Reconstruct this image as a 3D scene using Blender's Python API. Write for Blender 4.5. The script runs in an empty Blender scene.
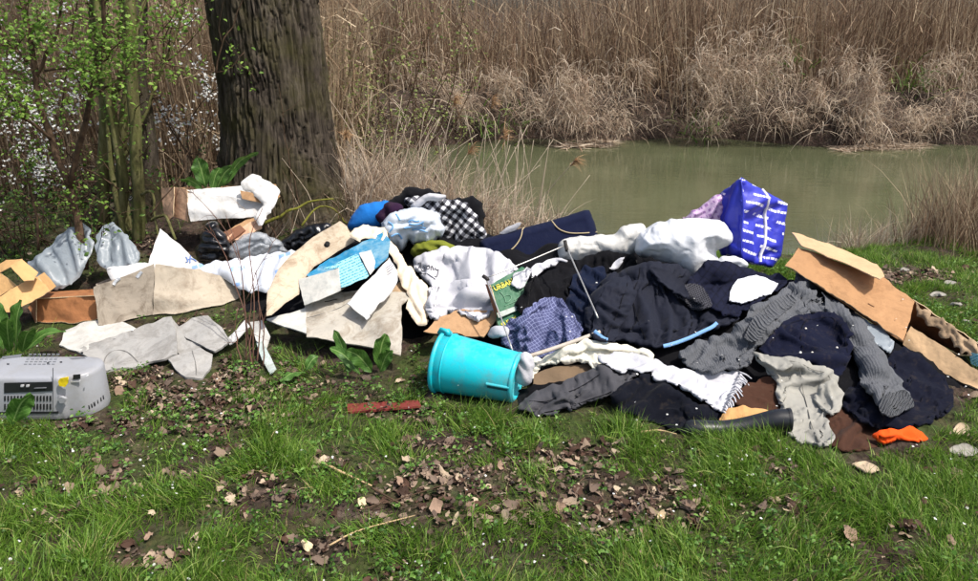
import bpy, math, random
import numpy as np
from mathutils import Vector
from mathutils.geometry import delaunay_2d_cdt

random.seed(7)
RNG = np.random.default_rng(11)
SC = bpy.context.scene
COL = SC.collection
R = math.radians

# ------------------------------------------------------------------ camera, sky, sun, exposure
PW, PH = 978.0, 581.0
CAM_H, PITCH, HFOV = 1.5, R(20.0), R(65.0)
FPX = PW / 2 / math.tan(HFOV / 2)
cam_d = bpy.data.cameras.new('camera')
cam = bpy.data.objects.new('camera', cam_d)
COL.objects.link(cam)
cam.location = (0, 0, CAM_H)
cam.rotation_euler = (R(90) - PITCH, 0, 0)
cam_d.sensor_fit = 'HORIZONTAL'
cam_d.angle = HFOV
cam_d.clip_start = 0.05
cam_d.clip_end = 2000
SC.camera = cam

SUN_AZ, SUN_EL = R(60), R(59)          # azimuth measured from behind the camera, negative = left
sdir = Vector((math.sin(SUN_AZ) * math.cos(SUN_EL), -math.cos(SUN_AZ) * math.cos(SUN_EL), math.sin(SUN_EL)))
W = bpy.data.worlds.new('World')
SC.world = W
W.use_nodes = True
wn = W.node_tree
sky = wn.nodes.new('ShaderNodeTexSky')
sky.sky_type = 'NISHITA'
sky.sun_disc = False
sky.sun_elevation = SUN_EL
sky.sun_rotation = math.atan2(sdir.x, sdir.y)
sky.air_density = 1.0
sky.dust_density = 4.0
bg = wn.nodes['Background']
bg.inputs[1].default_value = 0.15
wn.links.new(sky.outputs[0], bg.inputs[0])
sl = bpy.data.lights.new('sun', 'SUN')
sl.energy = 4.0
sl.angle = R(1.0)
sl.color = (1.0, 0.955, 0.89)
so = bpy.data.objects.new('sun', sl)
COL.objects.link(so)
so.location = (-3, -5, 9)
so.rotation_euler = (-sdir).to_track_quat('-Z', 'Y').to_euler()
SC.view_settings.view_transform = 'Standard'
SC.view_settings.look = 'None'
SC.view_settings.gamma = 1
SC.view_settings.exposure = 0.3
SC.render.engine = 'CYCLES'
SC.cycles.max_bounces = 6
SC.cycles.transparent_max_bounces = 6
SC.cycles.use_denoising = True

# ------------------------------------------------------------------ noise
def _hash(ix, iy, iz, s):
    n = (ix.astype(np.int64) * 374761393 + iy.astype(np.int64) * 668265263 + iz.astype(np.int64) * 2147483647 + s * 1274126177) & 0xFFFFFFFF
    n = ((n ^ (n >> 13)) * 1274126177) & 0xFFFFFFFF
    n = ((n ^ (n >> 16)) * 2246822519) & 0xFFFFFFFF
    return ((n ^ (n >> 15)) & 0xFFFFFF) / float(0xFFFFFF)

def vn(x, y, z=0.0, s=0):
    x, y, z = np.broadcast_arrays(np.asarray(x, float), np.asarray(y, float), np.asarray(z, float))
    x0, y0, z0 = np.floor(x), np.floor(y), np.floor(z)
    fx, fy, fz = x - x0, y - y0, z - z0
    fx, fy, fz = [f * f * (3 - 2 * f) for f in (fx, fy, fz)]
    out = 0
    for dx in (0, 1):
        for dy in (0, 1):
            for dz in (0, 1):
                w = (fx if dx else 1 - fx) * (fy if dy else 1 - fy) * (fz if dz else 1 - fz)
                out = out + w * _hash(x0 + dx, y0 + dy, z0 + dz, s)
    return out * 2 - 1

def fbm(x, y, z=0.0, s=0, o=3):
    a, f, t = 1.0, 1.0, 0
    for k in range(o):
        t = t + a * vn(np.asarray(x) * f, np.asarray(y) * f, np.asarray(z) * f, s + k)
        a *= 0.5
        f *= 2.03
    return t

# ------------------------------------------------------------------ materials
def rgb(r, g, b, k=1.0):
    f = lambda c: ((c / 255 + 0.055) / 1.055) ** 2.4 if c > 10 else c / 255 / 12.92
    return (f(r) * k, f(g) * k, f(b) * k, 1)

class NT:
    def __init__(s, name):
        s.m = bpy.data.materials.new(name)
        s.m.use_nodes = True
        s.t = s.m.node_tree
        s.b = s.t.nodes['Principled BSDF']
        s.out = s.t.nodes['Material Output']
    def n(s, typ, **kw):
        x = s.t.nodes.new('ShaderNode' + typ)
        for k, v in kw.items():
            setattr(x, k, v)
        return x
    def l(s, a, b):
        s.t.links.new(a, b)
    def val(s, sock, v):
        if hasattr(v, 'is_output') or isinstance(v, bpy.types.NodeSocket):
            s.l(v, sock)
        else:
            sock.default_value = v
    def math(s, op, a, b=0.0, c=0.0):
        x = s.n('Math', operation=op)
        s.val(x.inputs[0], a); s.val(x.inputs[1], b); s.val(x.inputs[2], c)
        return x.outputs[0]
    def mix(s, f, a, b, blend='MIX'):
        x = s.n('MixRGB', blend_type=blend)
        s.val(x.inputs[0], f); s.val(x.inputs[1], a); s.val(x.inputs[2], b)
        return x.outputs[0]
    def noise(s, scale, detail=3, rough=.55, co=None, dist=0.0):
        x = s.n('TexNoise')
        x.inputs['Scale'].default_value = scale
        x.inputs['Detail'].default_value = detail
        x.inputs['Roughness'].default_value = rough
        x.inputs['Distortion'].default_value = dist
        if co is not None:
            s.l(co, x.inputs['Vector'])
        return x.outputs[0]
    def ramp(s, f, stops):
        x = s.n('ValToRGB')
        s.l(f, x.inputs[0])
        e = x.color_ramp.elements
        e[0].position, e[0].color = stops[0]
        e[1].position, e[1].color = stops[-1]
        for p, c in stops[1:-1]:
            k = e.new(p)
            k.color = c
        return x.outputs[0]
    def obj(s):
        return s.n('TexCoord').outputs['Object']
    def uv(s):
        return s.n('TexCoord').outputs['UV']
    def bump(s, h, strength=.3, dist=.01, prev=None):
        x = s.n('Bump')
        x.inputs['Strength'].default_value = strength
        x.inputs['Distance'].default_value = dist
        s.l(h, x.inputs['Height'])
        if prev is not None:
            s.l(prev, x.inputs['Normal'])
        return x.outputs[0]
    def fin(s, col, rough=.8, spec=.3, nrm=None):
        s.val(s.b.inputs['Base Color'], col)
        s.val(s.b.inputs['Roughness'], rough)
        s.b.inputs['Specular IOR Level'].default_value = spec
        if nrm is not None:
            s.l(nrm, s.b.inputs['Normal'])
        return s.m

def dk(c, k):
    return (c[0] * k, c[1] * k, c[2] * k, 1)

def cloth_mat(name, col, rough=.9, var=.18, weave=420, wb=.35, dirt=.25, dirtcol=None, spec=.06, sheen=.03):
    t = NT(name)
    co = t.obj()
    n1 = t.noise(9, 4, .6, co)
    c = t.mix(n1, dk(col, 1 - var), dk(col, 1 + var))
    n2 = t.noise(23, 5, .7, co)
    f = t.ramp(n2, [(.55, (0, 0, 0, 1)), (.78, (dirt,) * 3 + (1,))])
    c = t.mix(f, c, dirtcol or rgb(96, 84, 68))
    w = t.noise(weave, 2, .6, co)
    f2 = t.noise(60, 3, .6, co)
    mp = t.n('Mapping'); mp.inputs['Scale'].default_value = (1, .45, 1.6); mp.inputs['Rotation'].default_value = (.3, .5, (len(name) * .9) % 3)
    t.l(co, mp.inputs[0])
    cr = t.n('TexNoise', noise_type='RIDGED_MULTIFRACTAL')
    cr.inputs['Scale'].default_value = 9; cr.inputs['Detail'].default_value = 2; cr.inputs['Distortion'].default_value = .6
    t.l(mp.outputs[0], cr.inputs['Vector'])
    nb = t.bump(cr.outputs[0], .15, .012)
    nb = t.bump(f2, .35, .006, nb)
    nb = t.bump(w, wb, .002, nb)
    t.b.inputs['Sheen Weight'].default_value = sheen
    t.b.inputs['Sheen Roughness'].default_value = .5
    return t.fin(c, rough, spec, nb)

def card_mat(name, col, rough=.85, var=.12, stain=.35, staincol=None, rib=0.08):
    t = NT(name)
    co = t.obj()
    n1 = t.noise(4, 5, .65, co)
    c = t.mix(n1, dk(col, 1 - var), dk(col, 1 + var))
    n2 = t.noise(9, 6, .75, co, .6)
    f = t.ramp(n2, [(.46, (0, 0, 0, 1)), (.62, (min(1, stain * 1.5),) * 3 + (1,))])
    c = t.mix(f, c, staincol or rgb(110, 92, 74))
    fd = t.ramp(t.noise(2.6, 7, .8, co, 1.0), [(.56, (0, 0, 0, 1)), (.60, (stain * .9,) * 3 + (1,)), (.75, (stain * .5,) * 3 + (1,))])
    c = t.mix(fd, c, dk(col, .5))
    sp = t.noise(240, 2, .5, co)
    f3 = t.ramp(sp, [(.66, (0, 0, 0, 1)), (.72, (.45, .45, .45, 1))])
    c = t.mix(f3, c, dk(col, .45))
    wv = t.n('TexWave')
    wv.inputs['Scale'].default_value = 70
    wv.inputs['Distortion'].default_value = .4
    t.l(t.uv(), wv.inputs['Vector'])
    nb = t.bump(wv.outputs[1], rib, .002)
    nb = t.bump(t.noise(35, 4, .6, co), .35, .006, nb)
    nb = t.bump(t.noise(7, 3, .6, co), .5, .03, nb)
    return t.fin(c, rough, .2, nb)

def plastic_mat(name, col, rough=.35, var=.08, bump=.15, trans=0.0, spec=.5, bs=25, crinkle=0.0, dirt=.0):
    t = NT(name)
    co = t.obj()
    n1 = t.noise(7, 4, .6, co)
    c = t.mix(n1, dk(col, 1 - var), dk(col, 1 + var))
    c = t.mix(t.ramp(t.noise(5, 7, .8, co), [(.45, (0, 0, 0, 1)), (.7, (dirt,) * 3 + (1,))]), c, rgb(120, 112, 92))
    r = t.ramp(t.noise(15, 4, .6, co), [(.3, (rough * .8,) * 3 + (1,)), (.7, (min(1, rough * 1.35),) * 3 + (1,))])
    nb = t.bump(t.noise(bs, 4, .6, co), bump, .01)
    if crinkle:
        cr = t.n('TexNoise', noise_type='RIDGED_MULTIFRACTAL')
        cr.inputs['Scale'].default_value = 14; cr.inputs['Detail'].default_value = 3; cr.inputs['Distortion'].default_value = .5
        t.l(co, cr.inputs['Vector'])
        nb = t.bump(cr.outputs[0], crinkle, .02, nb)
    if trans:
        t.b.inputs['Transmission Weight'].default_value = trans
    return t.fin(c, r, spec, nb)

def leaf_mat(name, stops, trans=.35, rough=.55, spec=.35):
    """random colour for each leaf or blade, part of the light passing through"""
    t = NT(name)
    g = t.n('NewGeometry')
    c = t.ramp(g.outputs['Random Per Island'], stops)
    tr = t.n('BsdfTranslucent')
    t.l(c, tr.inputs[0])
    t.fin(c, rough, spec)
    mx = t.n('MixShader')
    mx.inputs[0].default_value = trans
    t.l(t.b.outputs[0], mx.inputs[1])
    t.l(tr.outputs[0], mx.inputs[2])
    t.l(mx.outputs[0], t.out.inputs[0])
    return t.m

MATS = {}
def mat(key, fn, *a, **k):
    if key not in MATS:
        MATS[key] = fn(key, *a, **k)
    return MATS[key]

# ------------------------------------------------------------------ object helpers
def mesh_obj(name, V, F, m, parent=None, origin=None, uv=None, smooth=True):
    V = np.asarray(V, dtype=np.float64)
    if origin is None:
        origin = V.mean(0)
        origin = np.array([origin[0], origin[1], V[:, 2].min()])
        if parent is not None:
            origin = np.array(parent['_o'])
    V = V - np.asarray(origin)
    me = bpy.data.meshes.new(name)
    if isinstance(F, np.ndarray):
        F = [F]
    elif len(F) and not isinstance(F[0], np.ndarray):
        by = {}
        for f in F:
            by.setdefault(len(f), []).append(f)
        F = [np.array(x, dtype=np.int32) for x in by.values()]
    nl = sum(f.size for f in F)
    npoly = sum(len(f) for f in F)
    me.vertices.add(len(V)); me.vertices.foreach_set('co', V.ravel().astype(np.float32))
    me.loops.add(nl); me.polygons.add(npoly)
    li = np.concatenate([f.ravel() for f in F]).astype(np.int32)
    me.loops.foreach_set('vertex_index', li)
    tot = np.concatenate([np.full(len(f), f.shape[1], np.int32) for f in F])
    st = np.concatenate([[0], np.cumsum(tot)[:-1]]).astype(np.int32)
    me.polygons.foreach_set('loop_start', st)
    me.polygons.foreach_set('loop_total', tot)
    if smooth:
        me.polygons.foreach_set('use_smooth', np.ones(npoly, bool))
    if uv is not None:
        ul = me.uv_layers.new(name='uv')
        ul.data.foreach_set('uv', np.asarray(uv)[li].ravel().astype(np.float32))
    me.update(calc_edges=True)
    if m is not None:
        me.materials.append(m)
    o = bpy.data.objects.new(name, me)
    COL.objects.link(o)
    if parent is None:
        o.location = origin
        o['_o'] = [float(a) for a in origin]
    else:
        po = np.array(parent['_o'])
        o.location = np.asarray(origin) - po
        o.parent = parent
        o['_o'] = [float(a) for a in origin]
    return o

def tag(o, label, cat, group=None, kind=None):
    o['label'] = label
    o['category'] = cat
    if group:
        o['group'] = group
    if kind:
        o['kind'] = kind
    return o

def thing(name, label, cat, origin, group=None):
    o = bpy.data.objects.new(name, None)
    o.empty_display_size = .1
    COL.objects.link(o)
    o.location = origin
    o['_o'] = [float(a) for a in origin]
    return tag(o, label, cat, group)

def join(parts):
    Vs, Fs, n = [], [], 0
    for V, F in parts:
        Vs.append(np.asarray(V, float))
        for f in (F if isinstance(F, list) else [F]):
            Fs.append(np.asarray(f) + n)
        n += len(V)
    by = {}
    for f in Fs:
        by.setdefault(f.shape[1], []).append(f)
    return np.concatenate(Vs), [np.concatenate(x) for x in by.values()]

def tube(pts, rad, sides=6, cap=True):
    P = np.asarray(pts, float)
    n = len(P)
    r = np.broadcast_to(np.asarray(rad, float), (n,))
    T = np.gradient(P, axis=0)
    T /= np.linalg.norm(T, axis=1)[:, None] + 1e-12
    ref = np.array([0, 0, 1.0]) if abs(T[0][2]) < .8 else np.array([1.0, 0, 0])
    A = np.cross(T, ref); A /= np.linalg.norm(A, axis=1)[:, None] + 1e-12
    B = np.cross(T, A)
    a = np.linspace(0, 2 * np.pi, sides, endpoint=False)
    V = (P[:, None] + r[:, None, None] * (np.cos(a)[None, :, None] * A[:, None] + np.sin(a)[None, :, None] * B[:, None])).reshape(-1, 3)
    i = np.arange(n - 1)[:, None] * sides
    k = np.arange(sides)[None]
    k2 = (k + 1) % sides
    F = [np.stack([i + k, i + k2, i + sides + k2, i + sides + k], -1).reshape(-1, 4)]
    if cap:
        V = np.concatenate([V, P[:1], P[-1:]])
        c0, c1 = n * sides, n * sides + 1
        kk, kk2 = k[0], k2[0]
        F.append(np.concatenate([np.stack([kk2, kk, np.full(sides, c0)], 1),
                                 np.stack([(n - 1) * sides + kk, (n - 1) * sides + kk2, np.full(sides, c1)], 1)]))
    return V, F

def spline(pts, n):
    P = np.asarray(pts, float)
    Q = np.concatenate([[2 * P[0] - P[1]], P, [2 * P[-1] - P[-2]]])
    m = len(P) - 1
    t = np.linspace(0, m, n)
    i = np.minimum(t.astype(int), m - 1)
    f = (t - i)[:, None]
    p0, p1, p2, p3 = Q[i], Q[i + 1], Q[i + 2], Q[i + 3]
    return .5 * (2 * p1 + (p2 - p0) * f + (2 * p0 - 5 * p1 + 4 * p2 - p3) * f ** 2 + (3 * p1 - p0 - 3 * p2 + p3) * f ** 3)

def strips(P, D, L, wd, curve, seg=3, side=None, taper=True):
    """flat blades: root P, start direction D, length L, width wd, droop curve"""
    n = len(P)
    D = D / np.linalg.norm(D, axis=1)[:, None]
    if side is None:
        s = np.stack([-D[:, 1], D[:, 0], 0 * D[:, 0]], 1) + RNG.normal(0, .35, (n, 3))
        h = RNG.uniform(0, 2 * np.pi, n)
        s = s * .4 + np.stack([np.cos(h), np.sin(h), 0 * h], 1)
    else:
        s = side
    s = s - (s * D).sum(1)[:, None] * D
    s /= np.linalg.norm(s, axis=1)[:, None] + 1e-9
    cur, d = P.copy(), D.copy()
    rows = []
    step = (L / seg)[:, None]
    g = np.zeros((n, 3)); g[:, 2] = -1
    for k in range(seg + 1):
        t = k / seg
        w = wd * ((1 - t ** 1.6) if taper else 1.0) * .5
        if k == seg and taper:
            rows.append(cur[:, None])
        else:
            rows.append(np.stack([cur - s * w[:, None], cur + s * w[:, None]], 1))
        cur = cur + d * step
        d = d + g * (curve / seg)[:, None]
        d /= np.linalg.norm(d, axis=1)[:, None]
    V = np.concatenate(rows, 1)
    m = V.shape[1]
    base = (np.arange(n) * m)[:, None]
    F4, F3 = [], []
    for k in range(seg):
        a = 2 * k
        if k == seg - 1 and taper:
            F3.append(base + np.array([[a, a + 1, a + 2]]))
        else:
            F4.append(base + np.array([[a, a + 1, a + 3, a + 2]]))
    F = []
    if F4: F.append(np.concatenate(F4))
    if F3: F.append(np.concatenate(F3))
    return V.reshape(-1, 3), F

def leaves(P, N, D, L, wd, fold=.25, curl=.0):
    """small leaves, six vertices each, folded on the midrib"""
    n = len(P)
    D = D / (np.linalg.norm(D, axis=1)[:, None] + 1e-9)
    S = np.cross(D, N); S /= np.linalg.norm(S, axis=1)[:, None] + 1e-9
    U = np.cross(S, D)
    L = L[:, None]; wd = wd[:, None]
    up = U * wd * fold
    a = P
    b = P + D * L * .35 - S * wd * .5 + up
    c = P + D * L * .35 + S * wd * .5 + up
    d = P + D * L * .72 - S * wd * .38 + up - U * L * curl * .3
    e = P + D * L * .72 + S * wd * .38 + up - U * L * curl * .3
    f = P + D * L - U * L * curl
    V = np.stack([a, b, c, d, e, f], 1).reshape(-1, 3)
    base = (np.arange(n) * 6)[:, None]
    F4 = base + np.array([[1, 2, 4, 3]])
    F3 = np.concatenate([base + np.array([[0, 2, 1]]), base + np.array([[3, 4, 5]])])
    return V, [F4, F3]

def rdir(n, zmin=-1, zmax=1):
    z = RNG.uniform(zmin, zmax, n)
    a = RNG.uniform(0, 2 * np.pi, n)
    q = np.sqrt(1 - z * z)
    return np.stack([q * np.cos(a), q * np.sin(a), z], 1)

# ------------------------------------------------------------------ terrain
WATER_Z = -0.5
def near_edge(x):
    """depth (y) at which the near bank breaks down to the water"""
    x = np.asarray(x, float)
    s = 1 / (1 + np.exp((x + .75) * 5))
    return 4.75 + 3.3 * s + .12 * np.sin(x * 2.1) + .25 * np.clip(x - 1.5, 0, 4)

def ground_z(x, y):
    x, y = np.asarray(x, float), np.asarray(y, float)
    z = .025 * fbm(x * .9, y * .9, 0, 3, 3) * np.exp(-((y - 3) / 30) ** 2)
    z = z + .27 * np.exp(-((x + 1.75) / 1.5) ** 2 - ((y - 5.2) / 1.15) ** 2)
    e = near_edge(x)
    t = np.clip((y - e) / 1.1, 0, 1)
    t2 = np.clip((y - 12.1 - .4 * np.sin(x * .7) - .25 * np.sin(x * 1.9 + 1)) / .9, 0, 1)
    cut = t * t * (3 - 2 * t) * (1 - t2 * t2 * (3 - 2 * t2))
    return z * (1 - cut) - 1.0 * cut + .25 * t2 + .012 * vn(x * 9, y * 9, 0, 9)

GX0, GY0, GD = -4.6, 1.2, 0.02
gx = np.arange(GX0, 4.6, GD)
gy = np.arange(GY0, 6.6, GD)
GXX, GYY = np.meshgrid(gx, gy, indexing='ij')
HG = ground_z(GXX, GYY) + .010 * fbm(GXX * 14, GYY * 14, 0, 4, 2)
H = HG.copy()

def Hat(x, y, A=None):
    A = H if A is None else A
    fx = np.clip((np.asarray(x) - GX0) / GD, 0, len(gx) - 1.001)
    fy = np.clip((np.asarray(y) - GY0) / GD, 0, len(gy) - 1.001)
    i, j = fx.astype(int), fy.astype(int)
    a, b = fx - i, fy - j
    return (A[i, j] * (1 - a) + A[i + 1, j] * a) * (1 - b) + (A[i, j + 1] * (1 - a) + A[i + 1, j + 1] * a) * b

CP, SP = math.cos(PITCH), math.sin(PITCH)
def ray(u, v):
    """direction per unit y for a point of the photograph"""
    a = (np.asarray(u, float) - PW / 2) / FPX
    b = (PH / 2 - np.asarray(v, float)) / FPX
    dy = CP + b * SP
    return a / dy, (-SP + b * CP) / dy

def P3(u, v, y):
    rx, rz = ray(u, v)
    y = np.asarray(y, float)
    return np.stack(np.broadcast_arrays(rx * y, y, CAM_H + rz * y), -1)

def hit(u, v, ymax=6.0, A=None):
    u, v = np.atleast_1d(np.asarray(u, float)), np.atleast_1d(np.asarray(v, float))
    rx, rz = ray(u, v)
    yy = np.full(u.shape, 1e9)
    prev = None
    for y in np.arange(1.4, ymax, .015):
        d = CAM_H + rz * y - Hat(rx * y, y, A)
        if prev is not None:
            new = (d <= 0) & (yy > 1e8)
            if new.any():
                yy[new] = y - .015 * (-d[new]) / (prev[new] - d[new] + 1e-9)
        prev = d
    return np.minimum(yy, ymax)

def ground_pt(u, v, A=None):
    y = hit(u, v, 6.4, HG if A is None else A)
    return P3(u, v, y)[0]

# heap: control points (u, v, depth), turned into height above the ground
CT = [(400, 212, 4.2), (440, 203, 4.25), (478, 215, 4.2), (515, 238, 4.15), (560, 228, 4.1), (595, 225, 4.1), (640, 248, 3.9), (700, 258, 3.85),
      (750, 268, 3.8), (800, 272, 3.75), (845, 300, 3.55), (430, 262, 3.75), (470, 258, 3.75), (470, 300, 3.4), (520, 290, 3.45), (560, 300, 3.4),
      (640, 292, 3.4), (640, 332, 3.15), (720, 332, 3.15), (800, 340, 3.0), (700, 382, 2.8), (800, 392, 2.75), (580, 372, 2.9), (860, 350, 3.05),
      (890, 372, 2.93), (540, 345, 3.1), (600, 262, 3.7), (900, 335, 3.2), (370, 235, 4.1), (350, 275, 3.75), (330, 300, 3.6), (400, 290, 3.6)]
pts = np.array([P3(*c) for c in CT])
hv = pts[:, 2] - ground_z(pts[:, 0], pts[:, 1])
FT = [(425, 342), (470, 338), (492, 345), (508, 365), (516, 385), (520, 405), (560, 415), (600, 417), (650, 425), (700, 434), (745, 438), (790, 446), (830, 450), (862, 452), (915, 438),
      (945, 420), (965, 408), (1010, 400), (410, 352), (360, 350), (310, 345), (270, 330)]
fp = np.array([ground_pt(*f) for f in FT])
bk = np.array([(x, y, 0) for x, y in [(-1.3, 4.4), (-1.0, 4.7), (-.6, 4.75), (-.2, 4.7), (.2, 4.6), (.6, 4.5), (1.0, 4.4), (1.4, 4.25), (1.8, 4.05), (2.1, 3.7), (2.3, 3.3), (2.5, 3.0), (2.6, 4.2), (-1.5, 3.9), (-1.5, 3.5)]])
RX = np.concatenate([pts[:, :2], fp[:, :2], bk[:, :2]])
RV = np.concatenate([hv, np.zeros(len(fp) + len(bk))])
dm = np.linalg.norm(RX[:, None] - RX[None], axis=2)
wt = np.linalg.solve(dm + 1e-3 * np.eye(len(RX)), RV)
bump_h = np.zeros_like(H)
for (px, py), w in zip(RX, wt):
    bump_h += w * np.hypot(GXX - px, GYY - py)
inside = (GXX > -1.55) & (GXX < 2.55) & (GYY > 2.2) & (GYY < 4.85)
bump_h = np.where(inside, np.clip(bump_h - .01, 0, .6), 0)
for _ in range(3):
    bump_h[1:-1, 1:-1] = (bump_h[1:-1, 1:-1] * 2 + bump_h[:-2, 1:-1] + bump_h[2:, 1:-1] + bump_h[1:-1, :-2] + bump_h[1:-1, 2:]) / 6
HEAP = bump_h
H = np.where(bump_h > .012, HG + bump_h * .93, HG)

# ------------------------------------------------------------------ soft and flat things
def smooth_poly(poly, step, smooth=True):
    P = np.asarray(poly, float)
    n = len(P)
    out = []
    for i in range(n):
        p0, p1, p2, p3 = P[i - 1], P[i], P[(i + 1) % n], P[(i + 2) % n]
        m = max(1, int(round(np.linalg.norm(p2 - p1) / step)))
        for k in range(m):
            f = k / m
            if smooth:
                out.append(.5 * (2 * p1 + (p2 - p0) * f * 1 + (2 * p0 - 5 * p1 + 4 * p2 - p3) * f ** 2 + (3 * p1 - p0 - 3 * p2 + p3) * f ** 3))
            else:
                out.append(p1 + (p2 - p1) * f)
    return np.array(out)

def poly_dist(Q, B):
    """inside flag and distance of points Q to closed outline B"""
    A0, A1 = B, np.roll(B, -1, 0)
    ins = np.zeros(len(Q), bool)
    dist = np.full(len(Q), 1e9)
    for a, b in zip(A0, A1):
        c = (a[1] > Q[:, 1]) != (b[1] > Q[:, 1])
        with np.errstate(divide='ignore', invalid='ignore'):
            xi = (b[0] - a[0]) * (Q[:, 1] - a[1]) / (b[1] - a[1] + 1e-12) + a[0]
        ins ^= c & (Q[:, 0] < xi)
        ab = b - a
        t = np.clip(((Q - a) @ ab) / (ab @ ab + 1e-12), 0, 1)
        dist = np.minimum(dist, np.linalg.norm(Q - (a + t[:, None] * ab), axis=1))
    return ins, dist

def triang(poly, step, smooth=True, rag=0.0):
    B = smooth_poly(poly, step, smooth)
    if rag:
        s = RNG.integers(1000)
        B = B + rag * np.stack([fbm(B[:, 0] * .14, B[:, 1] * .14, s, 0, 2), fbm(B[:, 0] * .14, B[:, 1] * .14, s + 50, 0, 2)], 1)
    lo, hi = B.min(0), B.max(0)
    xs = np.arange(lo[0], hi[0], step)
    ys = np.arange(lo[1], hi[1], step * .866)
    X, Y = np.meshgrid(xs, ys, indexing='ij')
    X = X + (np.arange(len(ys)) % 2)[None] * step * .5
    Q = np.stack([X.ravel(), Y.ravel()], 1) + RNG.uniform(-.12, .12, (X.size, 2)) * step
    ins, d = poly_dist(Q, B)
    Q = Q[ins & (d > step * .6)]
    A = np.concatenate([B, Q])
    nb = len(B)
    r = delaunay_2d_cdt([Vector(p) for p in A], [(i, (i + 1) % nb) for i in range(nb)], [], 1, 1e-4)
    UV = np.array([(p.x, p.y) for p in r[0]])
    T = np.array([f for f in r[2] if len(f) == 3], int)
    a, b, c = UV[T[:, 0]], UV[T[:, 1]], UV[T[:, 2]]
    ar = (b[:, 0] - a[:, 0]) * (c[:, 1] - a[:, 1]) - (b[:, 1] - a[:, 1]) * (c[:, 0] - a[:, 0])
    T = T[np.abs(ar) > 1e-3]; ar = ar[np.abs(ar) > 1e-3]
    T[ar > 0] = T[ar > 0][:, ::-1]          # face the camera
    used = np.unique(T)
    mp = -np.ones(len(UV), int); mp[used] = np.arange(len(used))
    UV, T = UV[used], mp[T]
    ins, d = poly_dist(UV, B)
    return UV, T, d

def edge_sets(T):
    E = np.concatenate([T[:, [0, 1]], T[:, [1, 2]], T[:, [2, 0]]])
    O = np.concatenate([T[:, 2], T[:, 0], T[:, 1]])
    S = np.sort(E, 1)
    key = S[:, 0].astype(np.int64) * 10000000 + S[:, 1]
    o = np.argsort(key, kind='stable')
    k = key[o]
    same = np.nonzero(k[1:] == k[:-1])[0]
    bend = np.stack([O[o[same]], O[o[same + 1]]], 1)
    first = np.concatenate([[True], k[1:] != k[:-1]])
    cnt = np.diff(np.concatenate([np.nonzero(first)[0], [len(k)]]))
    edges = S[o][first]
    bd = edges[cnt == 1]
    # directed boundary edges
    dirn = {}
    for a, b in E:
        dirn[(min(a, b), max(a, b))] = (a, b)
    bdir = np.array([dirn[(a, b)] for a, b in bd])
    return edges, bend, bdir

def vnorm(P, T):
    n = np.cross(P[T[:, 1]] - P[T[:, 0]], P[T[:, 2]] - P[T[:, 0]])
    out = np.zeros_like(P)
    for k in range(3):
        for c in range(3):
            out[:, c] += np.bincount(T[:, k], n[:, c], len(P))
    return out / (np.linalg.norm(out, axis=1)[:, None] + 1e-12)

class Soft:
    pass

OCC = np.zeros(H.shape, bool)
def splat(P):
    i = np.clip(((P[:, 0] - GX0) / GD).round().astype(int), 1, len(gx) - 2)
    j = np.clip(((P[:, 1] - GY0) / GD).round().astype(int), 1, len(gy) - 2)
    for di in (-1, 0, 1):
        for dj in (-1, 0, 1):
            OCC[i + di, j + dj] = True
            np.maximum.at(H, (i + di, j + dj), P[:, 2] - (.0 if di == 0 and dj == 0 else .006))

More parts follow.
